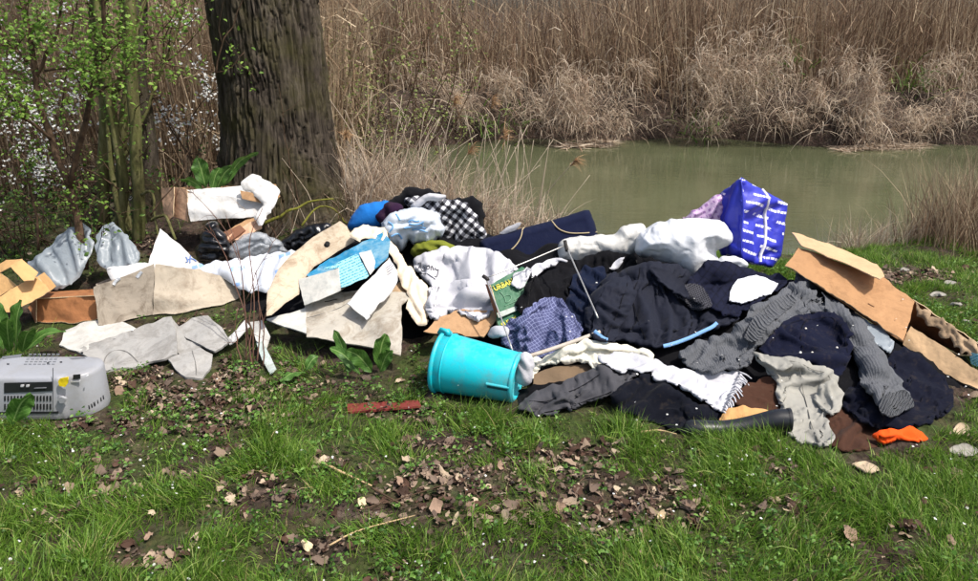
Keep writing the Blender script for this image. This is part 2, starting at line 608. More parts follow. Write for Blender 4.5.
def soft(name, poly, m, ymax=6.0, y=None, puff=.02, pr=14, back=0.0, lift=.006, comp=.12, ani=.7, adir=None, wl=14, amp=.012, iters=60, step=2.2,
         th=.004, label=None, cat=None, group=None, parent=None, depth=None, smooth=True, rag=2.8, collide=True, sp=True, pin=.10, seed=0, grav=.0002, sm=6, ridge=.5, bendk=.5, edge=None):
    comp, amp, iters = comp * (2.2 if collide else 1.9), amp * (3.6 if collide else 2.5), int(iters * .75)
    ridge = max(ridge, .8) if collide else ridge
    seed = seed or (len(poly) * 7 + int(poly[0][0]) % 89)
    adir = (seed * .77) % 3.1 if adir is None else adir
    """a cloth, bag or sheet with the outline `poly` (points of the photograph), laid over what is already there (or standing at depth y),
    buckled into folds by shrinking its outline against longer rest lengths, kept above everything below it"""
    rag = rag * min(1, float(np.ptp(np.asarray(poly, float), 0).min()) / 45)
    UV, T, d = triang(poly, step, smooth, rag)
    if depth is not None:
        Y = depth(UV[:, 0], UV[:, 1])
    elif y is None:
        Y = hit(UV[:, 0], UV[:, 1], ymax)
    else:
        Y = np.full(len(UV), float(y))
    E, B, bd = edge_sets(T)
    if y is None and depth is None:
        deg = np.bincount(E.ravel(), minlength=len(UV))
        for _ in range(sm):
            a = np.bincount(E[:, 0], Y[E[:, 1]], len(UV)) + np.bincount(E[:, 1], Y[E[:, 0]], len(UV))
            Y = .4 * Y + .6 * a / deg
    t = np.clip(d / pr, 0, 1)
    prof = np.sqrt(1 - (1 - t) ** 2)
    Yf = Y - puff * prof - lift
    P = P3(UV[:, 0], UV[:, 1], Yf)
    if iters:
        N = vnorm(P, T)
        wl2 = wl * (1.75 if collide else 1.35)
        def folds(an, q):
            ca, sa = math.cos(an), math.sin(an)
            wu = wl2 * .7 * vn(UV[:, 0] / wl2 * .45, UV[:, 1] / wl2 * .45, seed + q, 21)
            wv_ = wl2 * .7 * vn(UV[:, 0] / wl2 * .45, UV[:, 1] / wl2 * .45, seed + q, 22)
            su = (UV[:, 0] + wu) * ca + (UV[:, 1] + wv_) * sa
            sv = -(UV[:, 0] + wu) * sa + (UV[:, 1] + wv_) * ca
            st = 1 - .8 * max(ani, .3)
            def tri(w, k):
                ph = su / w + .8 * vn(su / w * .5, sv / w * .3 * st, seed + q, 5 + k)
                fl = np.floor(ph); fr = ph - fl
                sk = .25 + .5 * _hash(fl, fl * 0 + q, fl * 0 + seed, 77 + k)
                tr = np.where(fr < sk, fr / sk, (1 - fr) / (1 - sk))
                tr = (1 - ridge * .5) * (tr * tr * (3 - 2 * tr)) + ridge * .5 * tr
                m = np.clip(.35 + 1.1 * vn(su / w * .55, sv / w * .45 * st, seed + q + 4, 50 + k), 0, 1.25)
                return tr * m
            return .75 * tri(wl2, 0) + 1.6 * tri(wl2 * 2.2, 1) - .8
        bl = np.clip(.5 + 2.2 * vn(UV[:, 0] / wl2 * .4, UV[:, 1] / wl2 * .4, seed + 40, 33), 0, 1)
        dsp = folds(adir, 1) * bl + folds(adir + 1.0, 2) * (1 - bl)
        P = P + N * (amp * dsp * np.clip(d / 9, .2, 1))[:, None]
        I = np.concatenate([E[:, 0], B[:, 0]]); J = np.concatenate([E[:, 1], B[:, 1]])
        P0 = P3(UV[:, 0], UV[:, 1], Yf)
        dv = UV[J] - UV[I]
        an = np.arctan2(dv[:, 1], dv[:, 0])
        be = bl[I]
        sc = 1 + comp * (.25 * (1 - ani) + be * np.cos(an - adir) ** 2 + (1 - be) * np.cos(an - adir - 1.0) ** 2)
        sc = 1 + (sc - 1) * np.clip(np.minimum(d[I], d[J]) / 6 + .25, 0, 1)
        rest = np.linalg.norm(P0[J] - P0[I], axis=1) * sc
        k = np.concatenate([np.ones(len(E)), np.full(len(B), bendk)])
        deg = np.bincount(I, k, len(P)) + np.bincount(J, k, len(P))
        pinw = np.where(d < step * .3, pin, .004)[:, None]
        for it in range(iters):
            D = P[J] - P[I]
            L = np.linalg.norm(D, axis=1) + 1e-9
            c = (k * (L - rest) / L)[:, None] * D
            for a in range(3):
                P[:, a] += .9 * (np.bincount(I, c[:, a], len(P)) - np.bincount(J, c[:, a], len(P))) / deg
            P += (P0 - P) * pinw
            if collide:
                P[:, 2] -= grav
                hz = Hat(P[:, 0], P[:, 1]) + .004
                P[:, 2] = np.maximum(P[:, 2], hz)
    if not iters and sp:
        P[:, 2] = np.maximum(P[:, 2], Hat(P[:, 0], P[:, 1], HG) + .012)
    s = Soft()
    s.UV, s.T, s.P, s.d = UV, T, P, d
    V, F = P, [T]
    uvs = UV * .0042
    if back:
        Pb = P3(UV[:, 0], UV[:, 1], Y + back * prof)
        n = len(P)
        bset = np.zeros(n, bool); bset[bd.ravel()] = True
        idx = np.where(bset, np.arange(n), np.arange(n) + n)
        V = np.concatenate([P, Pb])
        F = [np.concatenate([T, idx[T][:, ::-1]])]
        uvs = np.concatenate([uvs, uvs])
    else:
        N = vnorm(P, T)
        n = len(P)
        bu, inv = np.unique(bd.ravel(), return_inverse=True)
        bi = inv.reshape(-1, 2)
        nb = len(bu)
        V = np.concatenate([P, P - N * th, P[bu], (P - N * th)[bu]])
        q = np.stack([bi[:, 1], bi[:, 0], bi[:, 0] + nb, bi[:, 1] + nb], 1) + 2 * n
        F = [np.concatenate([T, T[:, ::-1] + n]), q]
        uvs = np.concatenate([uvs, uvs, uvs[bu], uvs[bu]])
    s.o = mesh_obj(name, V, F, m, parent=parent, uv=uvs)
    if edge is not None and not back:
        s.o.data.materials.append(edge)
        mi = np.zeros(len(s.o.data.polygons), np.int32)
        mi[len(F[0]):] = 1
        s.o.data.polygons.foreach_set('material_index', mi)
    if label:
        tag(s.o, label, cat, group)
    if sp:
        splat(P)
    return s

def surf(s, pts, off=.004):
    """points of a soft thing's surface under the given points of the photograph"""
    pts = np.asarray(pts, float)
    out = []
    for p in pts:
        d = np.linalg.norm(s.UV - p, axis=1)
        k = np.argsort(d)[:4]
        w = 1 / (d[k] + .3) ** 2
        out.append((s.P[k] * w[:, None]).sum(0) / w.sum())
    out = np.array(out)
    c = np.array([0, 0, CAM_H]) - out
    c /= np.linalg.norm(c, axis=1)[:, None]
    return out + c * off

def line_on(name, s, pts, w, m, n=None, off=.004, flat=True, parent=None, sides=5):
    """a seam, tape or cord lying on a soft thing"""
    q = spline(pts, n or max(6, int(np.linalg.norm(np.diff(np.asarray(pts, float), axis=0), axis=1).sum() / 3)))
    P = surf(s, q, off)
    for _ in range(2):
        P[1:-1] = (P[:-2] + 2 * P[1:-1] + P[2:]) / 4
    if not flat:
        V, F = tube(P, w * .5, sides)
    else:
        c = np.array([0, 0, CAM_H]) - P
        t = np.gradient(P, axis=0)
        sd = np.cross(t, c); sd /= np.linalg.norm(sd, axis=1)[:, None]
        nn = np.cross(sd, t); nn /= np.linalg.norm(nn, axis=1)[:, None] + 1e-9
        nn *= np.sign((nn * c).sum(1))[:, None]
        a, b = P - sd * w / 2, P + sd * w / 2
        V = np.concatenate([a + nn * .0015, b + nn * .0015, a - nn * .002, b - nn * .002])
        k = len(P)
        i = np.arange(k - 1)
        F = [np.concatenate([np.stack([i, i + 1, i + k + 1, i + k], 1), np.stack([i + 2 * k, i + 3 * k, i + 3 * k + 1, i + 2 * k + 1], 1),
                             np.stack([i, i + 2 * k, i + 2 * k + 1, i + 1], 1), np.stack([i + k, i + k + 1, i + 3 * k + 1, i + 3 * k], 1)])]
    return mesh_obj(name, V, F, m, parent=parent or s.o)

def plane_y(p3):
    """depth function of the plane through three (u, v, y) points"""
    A = np.array([P3(*p) for p in p3])
    n = np.cross(A[1] - A[0], A[2] - A[0])
    d = n @ A[0]
    def f(u, v):
        rx, rz = ray(u, v)
        return (d - n[2] * CAM_H) / (n[0] * rx + n[1] + n[2] * rz)
    return f

def plate(name, poly, p3, m, th=.006, warp=.006, ws=30, label=None, cat=None, group=None, parent=None, step=4, rag=1.0, seed=0, sp=True, bow=None, smooth=False):
    """a stiff sheet (card, board) in the plane of three points, its outline in the photograph `poly`; slightly warped"""
    f = plane_y(p3)
    pa = np.asarray(poly, float); c0 = pa.mean(0) + RNG.uniform(-.2, .2, 2) * np.ptp(pa, 0); ca_ = RNG.uniform(0, 3.14)
    cre = lambda u, v: -.0011 * warp / .006 * np.maximum(0, 9 - np.abs((u - c0[0]) * math.cos(ca_) + (v - c0[1]) * math.sin(ca_) + 2.5 * vn(u * .08, v * .08, c0[0], 66)))
    dep = (lambda u, v: f(u, v) + 1.7 * warp * fbm(u / ws, v / ws, seed + len(name) + poly[0][0] * .37, 31, 2) + cre(u, v) + (bow(u, v) if bow else 0))
    return soft(name, poly, m, depth=dep, puff=0, lift=0, iters=0, th=th, step=step, smooth=smooth, rag=rag, label=label, cat=cat, group=group, parent=parent, sp=sp, edge=mat('card_edge', cloth_mat, rgb(200, 176, 142), .9, .25, 500, .5, .4) if any(k in m.name for k in ('tan', 'brown', 'big_box', 'flap_card', 'inner_box')) else None)
#==SETTING==
# ------------------------------------------------------------------ ground and water
def axis(segs):
    out = []
    for a, b, st in segs:
        out.append(np.arange(a, b, st))
    return np.concatenate(out + [[segs[-1][1]]])

ax = axis([(-400, -60, 40), (-60, -14, 2.5), (-14, -4.4, .3), (-4.4, 4.4, .035), (4.4, 14, .3), (14, 60, 2.5), (60, 400, 40)])
ay = axis([(-60, -4, 4), (-4, 1.2, .25), (1.2, 5.2, .035), (5.2, 14, .09), (14, 30, 1), (30, 100, 8), (100, 900, 80)])
X, Y = np.meshgrid(ax, ay, indexing='ij')
Z = ground_z(X, Y)
Z = Z + np.where((Y < 6), .010 * fbm(X * 14, Y * 14, 0, 4, 2), 0)
i, j = np.meshgrid(np.arange(len(ax) - 1), np.arange(len(ay) - 1), indexing='ij')
nY = len(ay)
F = np.stack([i * nY + j, (i + 1) * nY + j, (i + 1) * nY + j + 1, i * nY + j + 1], -1).reshape(-1, 4)

def soil():
    t = NT('soil')
    co = t.obj()
    n = t.noise(11, 6, .7, co)
    c = t.ramp(n, [(.3, rgb(36, 29, 25)), (.5, rgb(58, 48, 41)), (.7, rgb(90, 77, 67))])
    g = t.ramp(t.noise(2.2, 5, .7, co), [(.42, (0, 0, 0, 1)), (.58, (.75, .75, .75, 1))])
    sp_ = t.n('SeparateXYZ'); t.l(co, sp_.inputs[0])
    c = t.mix(t.math('MULTIPLY', g, t.math('LESS_THAN', sp_.outputs[1], 6.5)), c, rgb(54, 68, 28))
    v = t.n('TexVoronoi')
    v.inputs['Scale'].default_value = 45
    t.l(co, v.inputs['Vector'])
    hs = t.n('HueSaturation')
    hs.inputs['Saturation'].default_value = .25
    t.l(v.outputs['Color'], hs.inputs['Color'])
    c = t.mix(.35, c, hs.outputs[0], 'OVERLAY')
    nb = t.bump(v.outputs[0], .5, .02)
    nb = t.bump(t.noise(60, 4, .7, co), .6, .02, nb)
    return t.fin(c, .95, .15, nb)

g = mesh_obj('ground', np.stack([X, Y, Z], -1).reshape(-1, 3), F, soil(), origin=(0, 0, 0))
g['kind'] = 'structure'
tag(g, 'grassy canal bank with bare earth and leaf litter', 'ground')

def water_mat():
    t = NT('murky_water')
    co = t.obj()
    c = t.ramp(t.noise(.7, 4, .6, co), [(.35, rgb(74, 79, 55)), (.65, rgb(88, 93, 67))])
    mp = t.n('Mapping')
    mp.inputs['Scale'].default_value = (.8, 3.0, 1)
    t.l(co, mp.inputs[0])
    nb = t.bump(t.noise(3.0, 3, .55, mp.outputs[0], .3), .07, .05)
    nb = t.bump(t.noise(14, 3, .55, mp.outputs[0], .3), .035, .02, nb)
    t.b.inputs['IOR'].default_value = 1.62
    return t.fin(c, .015, .8, nb)

wx, wy = np.linspace(-80, 80, 40), np.linspace(4.6, 14.6, 20)
X, Y = np.meshgrid(wx, wy, indexing='ij')
i, j = np.meshgrid(np.arange(39), np.arange(19), indexing='ij')
F = np.stack([i * 20 + j, (i + 1) * 20 + j, (i + 1) * 20 + j + 1, i * 20 + j + 1], -1).reshape(-1, 4)
w = mesh_obj('water', np.stack([X, Y, 0 * X + WATER_Z], -1).reshape(-1, 3), F, water_mat(), origin=(0, 9, WATER_Z))
w['kind'] = 'structure'
tag(w, 'murky olive green canal water reflecting the reeds', 'water')

# ------------------------------------------------------------------ reeds
REED = leaf_mat('dry_reed', [(0, rgb(92, 72, 58)), (.3, rgb(136, 112, 92)), (.6, rgb(170, 148, 122)), (.88, rgb(202, 184, 156)), (1, rgb(118, 88, 68))], .25, .7, .2)
STRAW = leaf_mat('pale_straw', [(0, rgb(142, 120, 102)), (.4, rgb(184, 166, 144)), (.8, rgb(210, 196, 176)), (1, rgb(154, 126, 104))], .3, .75, .2)

def far_reeds():
    parts = []
    n = 19000
    x = RNG.uniform(-13, 13.5, n)
    y = 13.1 + RNG.beta(1.0, 1.5, n) * 4.2
    z = ground_z(x, y)
    hh = 1.7 + .55 * vn(x * .6, y * .4, 0, 70) + .3 * vn(x * 2.3, y, 0, 73) + RNG.uniform(-.6, .6, n) + RNG.exponential(.35, n) + .03 * (y - 12.9)
    hh = np.clip(hh, .8, 4.3) * np.where(vn(x * 1.6, 0 * x, 0, 74) > .35, .8, 1)
    D = np.stack([RNG.normal(0, .14, n) + .22 * vn(x * 1.1, y * .8, 3, 71), RNG.normal(-.03, .08, n), np.ones(n)], 1)
    parts.append(strips(np.stack([x, y, z - .05], 1), D, hh, RNG.uniform(.008, .018, n), RNG.uniform(0, .25, n), 3))
    # leaning, broken stems
    n = 4200
    x = RNG.uniform(-13, 13.5, n); y = 12.9 + RNG.beta(1, 2, n) * 3
    z = ground_z(x, y) + RNG.uniform(0, 1.2, n)
    D = np.stack([RNG.normal(0, .45, n), RNG.normal(-.2, .25, n), RNG.uniform(.5, 1.2, n)], 1)
    parts.append(strips(np.stack([x, y, z], 1), D, RNG.uniform(.5, 1.5, n), RNG.uniform(.007, .016, n), RNG.uniform(.2, 1.2, n), 3))
    # leaves on the stems
    n = 7000
    x = RNG.uniform(-13, 13.5, n); y = 12.8 + RNG.beta(1, 2, n) * 3
    z = ground_z(x, y) + RNG.uniform(.4, 3.0, n)
    D = np.stack([RNG.normal(0, .6, n), RNG.normal(-.1, .5, n), RNG.uniform(.5, 1.2, n)], 1)
    parts.append(strips(np.stack([x, y, z], 1), D, RNG.uniform(.2, .5, n), RNG.uniform(.008, .02, n), RNG.uniform(.1, 1.2, n), 3))
    V, F = join(parts)
    o = mesh_obj('reed_bed', V, F, REED, origin=(0, 14, 0))
    tag(o, 'tall brown dry reeds standing along the far bank', 'reeds', kind='stuff')

far_reeds()

def tussock_geo(c, r, n, L, zs=.6):
    zs = RNG.uniform(.45, 1.2)
    P = np.asarray(c) + RNG.normal(0, 1, (n, 3)) * np.array([r * RNG.uniform(.7, 1.4), r * .5, r * zs])
    P = P + np.stack([.5 * r * vn(P[:, 2] * 4, P[:, 0] * 3, 1, 61), 0 * P[:, 0], .6 * r * vn(P[:, 0] * 5, P[:, 1] * 3, 2, 62)], 1) * 1.5
    a = RNG.uniform(0, 2 * np.pi, n)
    D = np.stack([np.cos(a) * .7 + .5 * vn(P[:, 0] * 2, P[:, 2] * 2, 5, 63), np.sin(a) * .5 - .35, RNG.uniform(-.8, 1.3, n)], 1)
    D[:, 0] += RNG.normal(0, .5)
    return strips(P, D, RNG.uniform(.3, 1.0, n) * L, RNG.uniform(.005, .012, n), RNG.uniform(.2, 3.6, n), 4)

TUS = [(500, 84, 12.5, .20), (548, 102, 12.3, .25), (592, 88, 12.3, .27), (572, 120, 12.1, .18), (640, 66, 12.8, .14), (702, 78, 12.5, .18), (735, 72, 12.3, .32), (762, 84, 12.2, .27),
       (712, 114, 12.1, .18), (820, 100, 12.3, .16), (862, 92, 12.1, .28), (882, 122, 11.9, .25), (845, 64, 12.7, .18), (940, 66, 12.6, .16), (958, 110, 12.3, .18),
       (925, 122, 12.2, .16), (430, 90, 12.6, .2), (460, 112, 12.4, .18), (615, 120, 12.1, .15), (785, 118, 12.1, .15)]
parts = []
for u, v, y, r in TUS:
    parts.append(tussock_geo(P3(u, v, y), r, int(900 * (r / .3) ** 1.7), .30 + r * .55))
for k in range(9):
    x = RNG.uniform(-11, 12); y = 12.4 + RNG.uniform(0, .8)
    parts.append(tussock_geo((x, y, RNG.uniform(.1, 1.5)), RNG.uniform(.15, .3), 120, .5))
# dry leaves trailing into the water along the whole edge
n = 1100
x = RNG.uniform(-12, 12, n); y = 12.25 + .4 * np.sin(x * .7) + .25 * np.sin(x * 1.9 + 1) + RNG.uniform(-.1, .5, n)
D = np.stack([RNG.normal(0, .7, n), RNG.uniform(-1, -.1, n), RNG.uniform(0, .8, n)], 1)
parts.append(strips(np.stack([x, y, -.3 + RNG.uniform(0, .55, n)], 1), D, RNG.uniform(.3, .8, n), RNG.uniform(.007, .015, n), RNG.uniform(1, 3.2, n), 4))
V, F = join(parts)
o = mesh_obj('drooping_reed_leaves', V, F, STRAW, origin=(0, 12.3, 0))
tag(o, 'pale straw coloured reed leaves drooping over the far water edge', 'reeds', kind='stuff')

# green shoots on the far bank
parts = []
for u, v, y, r, n in [(915, 85, 12.9, .2, 90), (790, 62, 13.1, .2, 50), (700, 128, 12.4, .15, 50), (500, 130, 12.4, .2, 60)]:
    c = P3(u, v, y)
    P = c + RNG.normal(0, 1, (n, 3)) * np.array([r, .2, r * .8])
    parts.append(strips(P, rdir(n, .2, 1), RNG.uniform(.15, .4, n), RNG.uniform(.015, .03, n), RNG.uniform(.5, 2, n), 3))
GREENR = leaf_mat('bank_shoots', [(0, rgb(70, 98, 40)), (1, rgb(120, 142, 66))], .35)
V, F = join(parts)
o = mesh_obj('green_bank_shoots', V, F, GREENR, origin=(0, 12.5, 0))
tag(o, 'fresh green shoots among the reeds of the far bank', 'shoots', kind='stuff')

# near reed bed behind the shrubs on the left, and brush behind the trunk
def near_bed():
    n = 6500
    x = RNG.uniform(-8, -1.25, n); y = 6.3 + RNG.beta(1, 1.5, n) * 2.6
    z = ground_z(x, y)
    hh = RNG.uniform(1.5, 3.0, n) + .3 * vn(x, y, 0, 72)
    sh = np.clip((x + 2.2) / .9, 0, 1)
    hh = hh * (1 - .25 * sh)
    D = np.stack([RNG.normal(0, .13, n), RNG.normal(0, .1, n), np.ones(n)], 1)
    a = strips(np.stack([x, y, z - .03], 1), D, hh, RNG.uniform(.005, .011, n), RNG.uniform(0, .5, n), 3)
    n = 5200
    x = RNG.uniform(-8, -.95, n); y = 6.2 + RNG.beta(1, 1.5, n) * 2.4
    z = ground_z(x, y) + RNG.uniform(0, 1.6, n) ** 1.3
    D = np.stack([RNG.normal(0, .7, n), RNG.normal(-.1, .5, n), RNG.uniform(.2, 1.1, n)], 1)
    b = strips(np.stack([x, y, z], 1), D, RNG.uniform(.25, .8, n), RNG.uniform(.006, .013, n), RNG.uniform(.4, 2.4, n), 3)
    V, F = join([a, b])
    o = mesh_obj('near_reed_bed', V, F, leaf_mat('near_dry_reed', [(0, rgb(104, 84, 66)), (.3, rgb(146, 124, 98)), (.6, rgb(178, 156, 128)), (.85, rgb(200, 182, 154)), (1, rgb(124, 98, 76))], .25, .7, .2), origin=(-3, 7, 0))
    tag(o, 'tan dry reeds standing behind the shrubs and the big trunk', 'reeds', kind='stuff')
near_bed()

# clump of tall dry reeds beside the trunk, each tall stalk its own part
def reed_clump():
    o0 = P3(440, 215, 5.0); o0[2] = ground_z(o0[0], o0[1])
    t = thing('dry_reed_clump', 'straggly clump of straw coloured reeds with brown plumes right of the trunk', 'reeds', o0)
    specs = []
    fixed = [(388, 300, 60, 5.3), (395, 402, 95, 5.2), (400, 412, 130, 5.0), (415, 440, 118, 5.2), (430, 455, 98, 5.4), (455, 500, 140, 5.1), (460, 492, 100, 5.2), (480, 528, 125, 5.0), (500, 553, 140, 5.1), (520, 575, 160, 5.0),
             (365, 372, 90, 5.3), (375, 345, 110, 5.1), (440, 470, 150, 5.0), (420, 400, 120, 5.3), (470, 540, 165, 5.1), (405, 450, 150, 4.9), (385, 400, 170, 4.9), (510, 520, 130, 5.3), (535, 548, 150, 5.2), (545, 590, 175, 5.1)]
    for (ub, ut, vt, y) in fixed:
        specs.append((ub, ut, vt, y))
    for k in range(46):
        ub = RNG.uniform(352, 550)
        specs.append((ub, ub + RNG.normal(8, 24), RNG.uniform(110, 190), RNG.uniform(4.8, 5.5)))
    for q, (ub, ut, vt, y) in enumerate(specs):
        b = P3(ub, 225, y); b[2] = ground_z(b[0], b[1]) - .02
        e = P3(ut, vt, y + RNG.uniform(-.1, .2))
        mid = (b + e) / 2 + np.array([RNG.normal(0, .02), RNG.normal(0, .03), .02]) + np.array([(b[0] - e[0]) * .18, 0, 0])
        P = spline([b, mid, e], 9)
        V, F = tube(P, np.linspace(.0042, .0018, 9), 5)
        s = mesh_obj('stalk', V, F, STRAW, parent=t)
        if q in (0, 4, 6, 9, 12, 22, 31):
            n = 60
            tt = RNG.uniform(0, .14, n)
            Q = e - (e - mid) * tt[:, None]
            D = (e - mid) / np.linalg.norm(e - mid) + RNG.normal(0, .45, (n, 3)) + np.array([.4, 0, -.1])
            V, F = strips(Q, D, RNG.uniform(.05, .13, n), RNG.uniform(.003, .007, n), RNG.uniform(1, 3, n), 3)
            mesh_obj('plume', V, F, mat('reed_plume', leaf_mat, [(0, rgb(148, 116, 86)), (1, rgb(190, 158, 120))], .3, .8, .1), parent=s)
    n = 2600
    u = RNG.uniform(345, 560, n); y = RNG.uniform(4.75, 5.5, n)
    P = P3(u, 225 + 0 * u, y); P[:, 2] = ground_z(P[:, 0], P[:, 1]) + RNG.uniform(-.02, .15, n)
    D = np.stack([RNG.normal(.1, .35, n), RNG.normal(-.05, .3, n), np.ones(n)], 1)
    V, F = strips(P, D, RNG.uniform(.2, .62, n) * (1 - .35 * (u > 500)), RNG.uniform(.004, .009, n), RNG.uniform(.3, 2.4, n), 4)
    f = mesh_obj('leaf_blades', V, F, STRAW, parent=t)
    f['kind'] = 'stuff'
reed_clump()

# reddish dry growth on the near bank at the right edge
def right_clump():
    o0 = np.array([3.25, 5.15, 0.0]); o0[2] = ground_z(o0[0], o0[1])
    n = 1500
    x = RNG.normal(3.45, .32, n); y = RNG.normal(5.2, .2, n)
    x = np.where(x < 2.85, 5.9 - x, x)
    z = ground_z(x, y) - .02
    D = np.stack([RNG.normal(-.05, .22, n), RNG.normal(-.05, .2, n), np.ones(n)], 1)
    V, F = strips(np.stack([x, y, z], 1), D, RNG.uniform(.25, .8, n), RNG.uniform(.003, .007, n), RNG.uniform(.1, 1.6, n), 4)
    o = mesh_obj('dry_reed_tuft', V, F, REED, origin=o0)
    tag(o, 'brown dry reed tuft on the near bank at the right edge', 'reeds')
    n = 900
    u = RNG.uniform(875, 960, n)
    x = RNG.uniform(2.3, 3.5, n); y = near_edge(x) + RNG.uniform(.05, .45, n)
    D = np.stack([RNG.normal(0, .3, n), RNG.normal(-.1, .25, n), np.ones(n)], 1)
    V, F = strips(np.stack([x, y, ground_z(x, y)], 1), D, RNG.uniform(.12, .38, n), RNG.uniform(.003, .006, n), RNG.uniform(.2, 1.8, n), 3)
    o = mesh_obj('dry_bank_grass', V, F, STRAW, origin=(2.8, 5.1, 0))
    tag(o, 'thin dry grass along the near water edge at right', 'dry grass', kind='stuff')
right_clump()

# foam / floating scum strips on the water
for k, (u0, u1, v, lab) in enumerate([(560, 612, 146, 'pale strip of floating reed debris under the middle tussock'), (838, 925, 149, 'long pale strip of floating reed debris at the right far bank')]):
    n = 700
    u = RNG.uniform(u0, u1, n); vv = v + RNG.normal(0, 1.5, n) - (u - u0) * .05
    rx, rz = ray(u, vv)
    yy = (WATER_Z + .012 - CAM_H) / rz
    P = np.stack([rx * yy, yy, np.full(n, WATER_Z + .012) + RNG.uniform(0, .02, n)], 1)
    D = np.stack([RNG.normal(0, 1, n), RNG.normal(0, .5, n), RNG.normal(0, .08, n)], 1)
    V, F = strips(P, D, RNG.uniform(.1, .35, n), RNG.uniform(.01, .03, n), 0 * u, 2)
    o = mesh_obj('floating_debris', V, F, STRAW)
    tag(o, lab, 'debris', kind='stuff')

# ------------------------------------------------------------------ trees and shrubs
def bark_mat():
    t = NT('bark')
    co = t.obj()
    mp = t.n('Mapping'); mp.inputs['Scale'].default_value = (9, 9, 2.0)
    t.l(co, mp.inputs[0])
    n = t.noise(1.6, 6, .7, mp.outputs[0], .5)
    c = t.ramp(n, [(.3, rgb(46, 41, 37)), (.5, rgb(80, 72, 63)), (.72, rgb(118, 108, 96))])
    at = t.n('Attribute'); at.attribute_name = 'groove'
    c = t.mix(at.outputs['Fac'], c, rgb(30, 25, 21))
    m = t.ramp(t.noise(3.2, 5, .7, co), [(.44, (0, 0, 0, 1)), (.66, (.6, .6, .6, 1))])
    c = t.mix(m, c, rgb(72, 70, 36))
    nb = t.bump(t.noise(14, 5, .7, mp.outputs[0], .8), .7, .02)
    return t.fin(c, .95, .1, nb)
BARK = bark_mat()

def set_attr(o, name, vals):
    a = o.data.attributes.new(name, 'FLOAT', 'POINT')
    a.data.foreach_set('value', np.asarray(vals, np.float32))

def big_tree():
    yt = 5.05
    ed = [(-5, 207, 318), (30, 212, 322), (80, 220, 328), (130, 222, 334), (165, 220, 340), (190, 215, 346), (208, 208, 356), (225, 196, 370), (245, 185, 388)]
    zs, cx, rr = [], [], []
    for v, l, r in ed:
        a, b = P3(l, v, yt), P3(r, v, yt)
        zs.append(a[2]); cx.append((a[0] + b[0]) / 2); rr.append((b[0] - a[0]) / 2 * .97)
    zs, cx, rr = np.array(zs)[::-1], np.array(cx)[::-1], np.array(rr)[::-1]
    ztop = 6.5
    z = np.concatenate([np.linspace(zs[0] - .15, 1.9, 380), np.linspace(1.91, ztop, 120)])
    slope = (cx[-1] - cx[-4]) / (zs[-1] - zs[-4])
    c = np.where(z <= zs[-1], np.interp(z, zs, cx), cx[-1] + slope * (z - zs[-1]))
    r = np.where(z <= zs[-1], np.interp(z, zs, rr), np.maximum(rr[-1] * (1 - .1 * (z - zs[-1])), .1))
    k = np.hanning(9); k /= k.sum()
    pad = lambda a: np.convolve(np.pad(a, 4, mode='edge'), k, 'valid')
    c, r = pad(c), pad(r)
    na = 340
    a = np.linspace(0, 2 * np.pi, na, endpoint=False)
    A, ZZ = np.meshgrid(a, z)
    # interlaced bark ridges
    cxn, cyn = np.cos(A) * 8.2, np.sin(A) * 8.2
    w = .6 * vn(cxn * .6, cyn * .6, ZZ * 2.2, 41)
    n1 = vn(cxn * 2.3 + w, cyn * 2.3 + w, ZZ * 4.6 + w * 2, 42)
    n2 = vn(cxn * 4.6 + w, cyn * 4.6, ZZ * 10 + w * 3, 43)
    n3 = vn(cxn * 9, cyn * 9, ZZ * 16, 44)
    rid = 1 - np.abs(n1) * 1.7
    gro = np.clip(1 - np.abs(n1) * 5.5, 0, 1) * .8 + np.clip(1 - np.abs(n2) * 5, 0, 1) * .45
    lob = .05 * np.cos(A * 3 + .6) + .03 * np.cos(A * 5 + 2)
    flare = np.clip((.75 - ZZ) / .6, 0, 1) ** 2
    rad = r[:, None] * (1 + lob * (.4 + 1.6 * flare)) - .021 * gro + .006 * n3 + .012 * n2
    V = np.stack([c[:, None] + rad * np.cos(A), yt + rad * np.sin(A), ZZ], -1).reshape(-1, 3)
    i = np.arange(len(z) - 1)[:, None] * na; kk = np.arange(na)[None]; k2 = (kk + 1) % na
    F = np.stack([i + kk, i + k2, i + na + k2, i + na + kk], -1).reshape(-1, 4)
    o0 = (c[20], yt, float(ground_z(c[20], yt)))
    t = thing('big_tree', 'large tree with thick dark furrowed mossy trunk behind the rubbish', 'tree', o0)
    o = mesh_obj('trunk', V, F, BARK, parent=t)
    set_attr(o, 'groove', np.clip(gro, 0, 1).ravel())
    # limbs and bare twigs above the picture
    parts = []
    top = np.array([c[-1], yt, ztop])
    for q in range(9):
        a0 = q * 2.4
        b = np.array([np.interp(4.4 + q * .22, z, c), yt, 4.4 + q * .22])
        d = np.array([math.cos(a0), math.sin(a0), .9])
        e = b + d * RNG.uniform(1.4, 2.6)
        P = spline([b, b + d * .7 + [0, 0, -.1], e], 8)
        parts.append(tube(P, np.linspace(.12, .03, 8), 7))
        for s in range(9):
            f = P[RNG.integers(2, 8)]
            d2 = d + RNG.normal(0, .6, 3); d2[2] = abs(d2[2])
            parts.append(tube(spline([f, f + d2 * .4, f + d2 * .9 + [0, 0, .15]], 5), np.linspace(.022, .005, 5), 4))
    V, F = join(parts)
    mesh_obj('crown', V, F, BARK, parent=t)
big_tree()

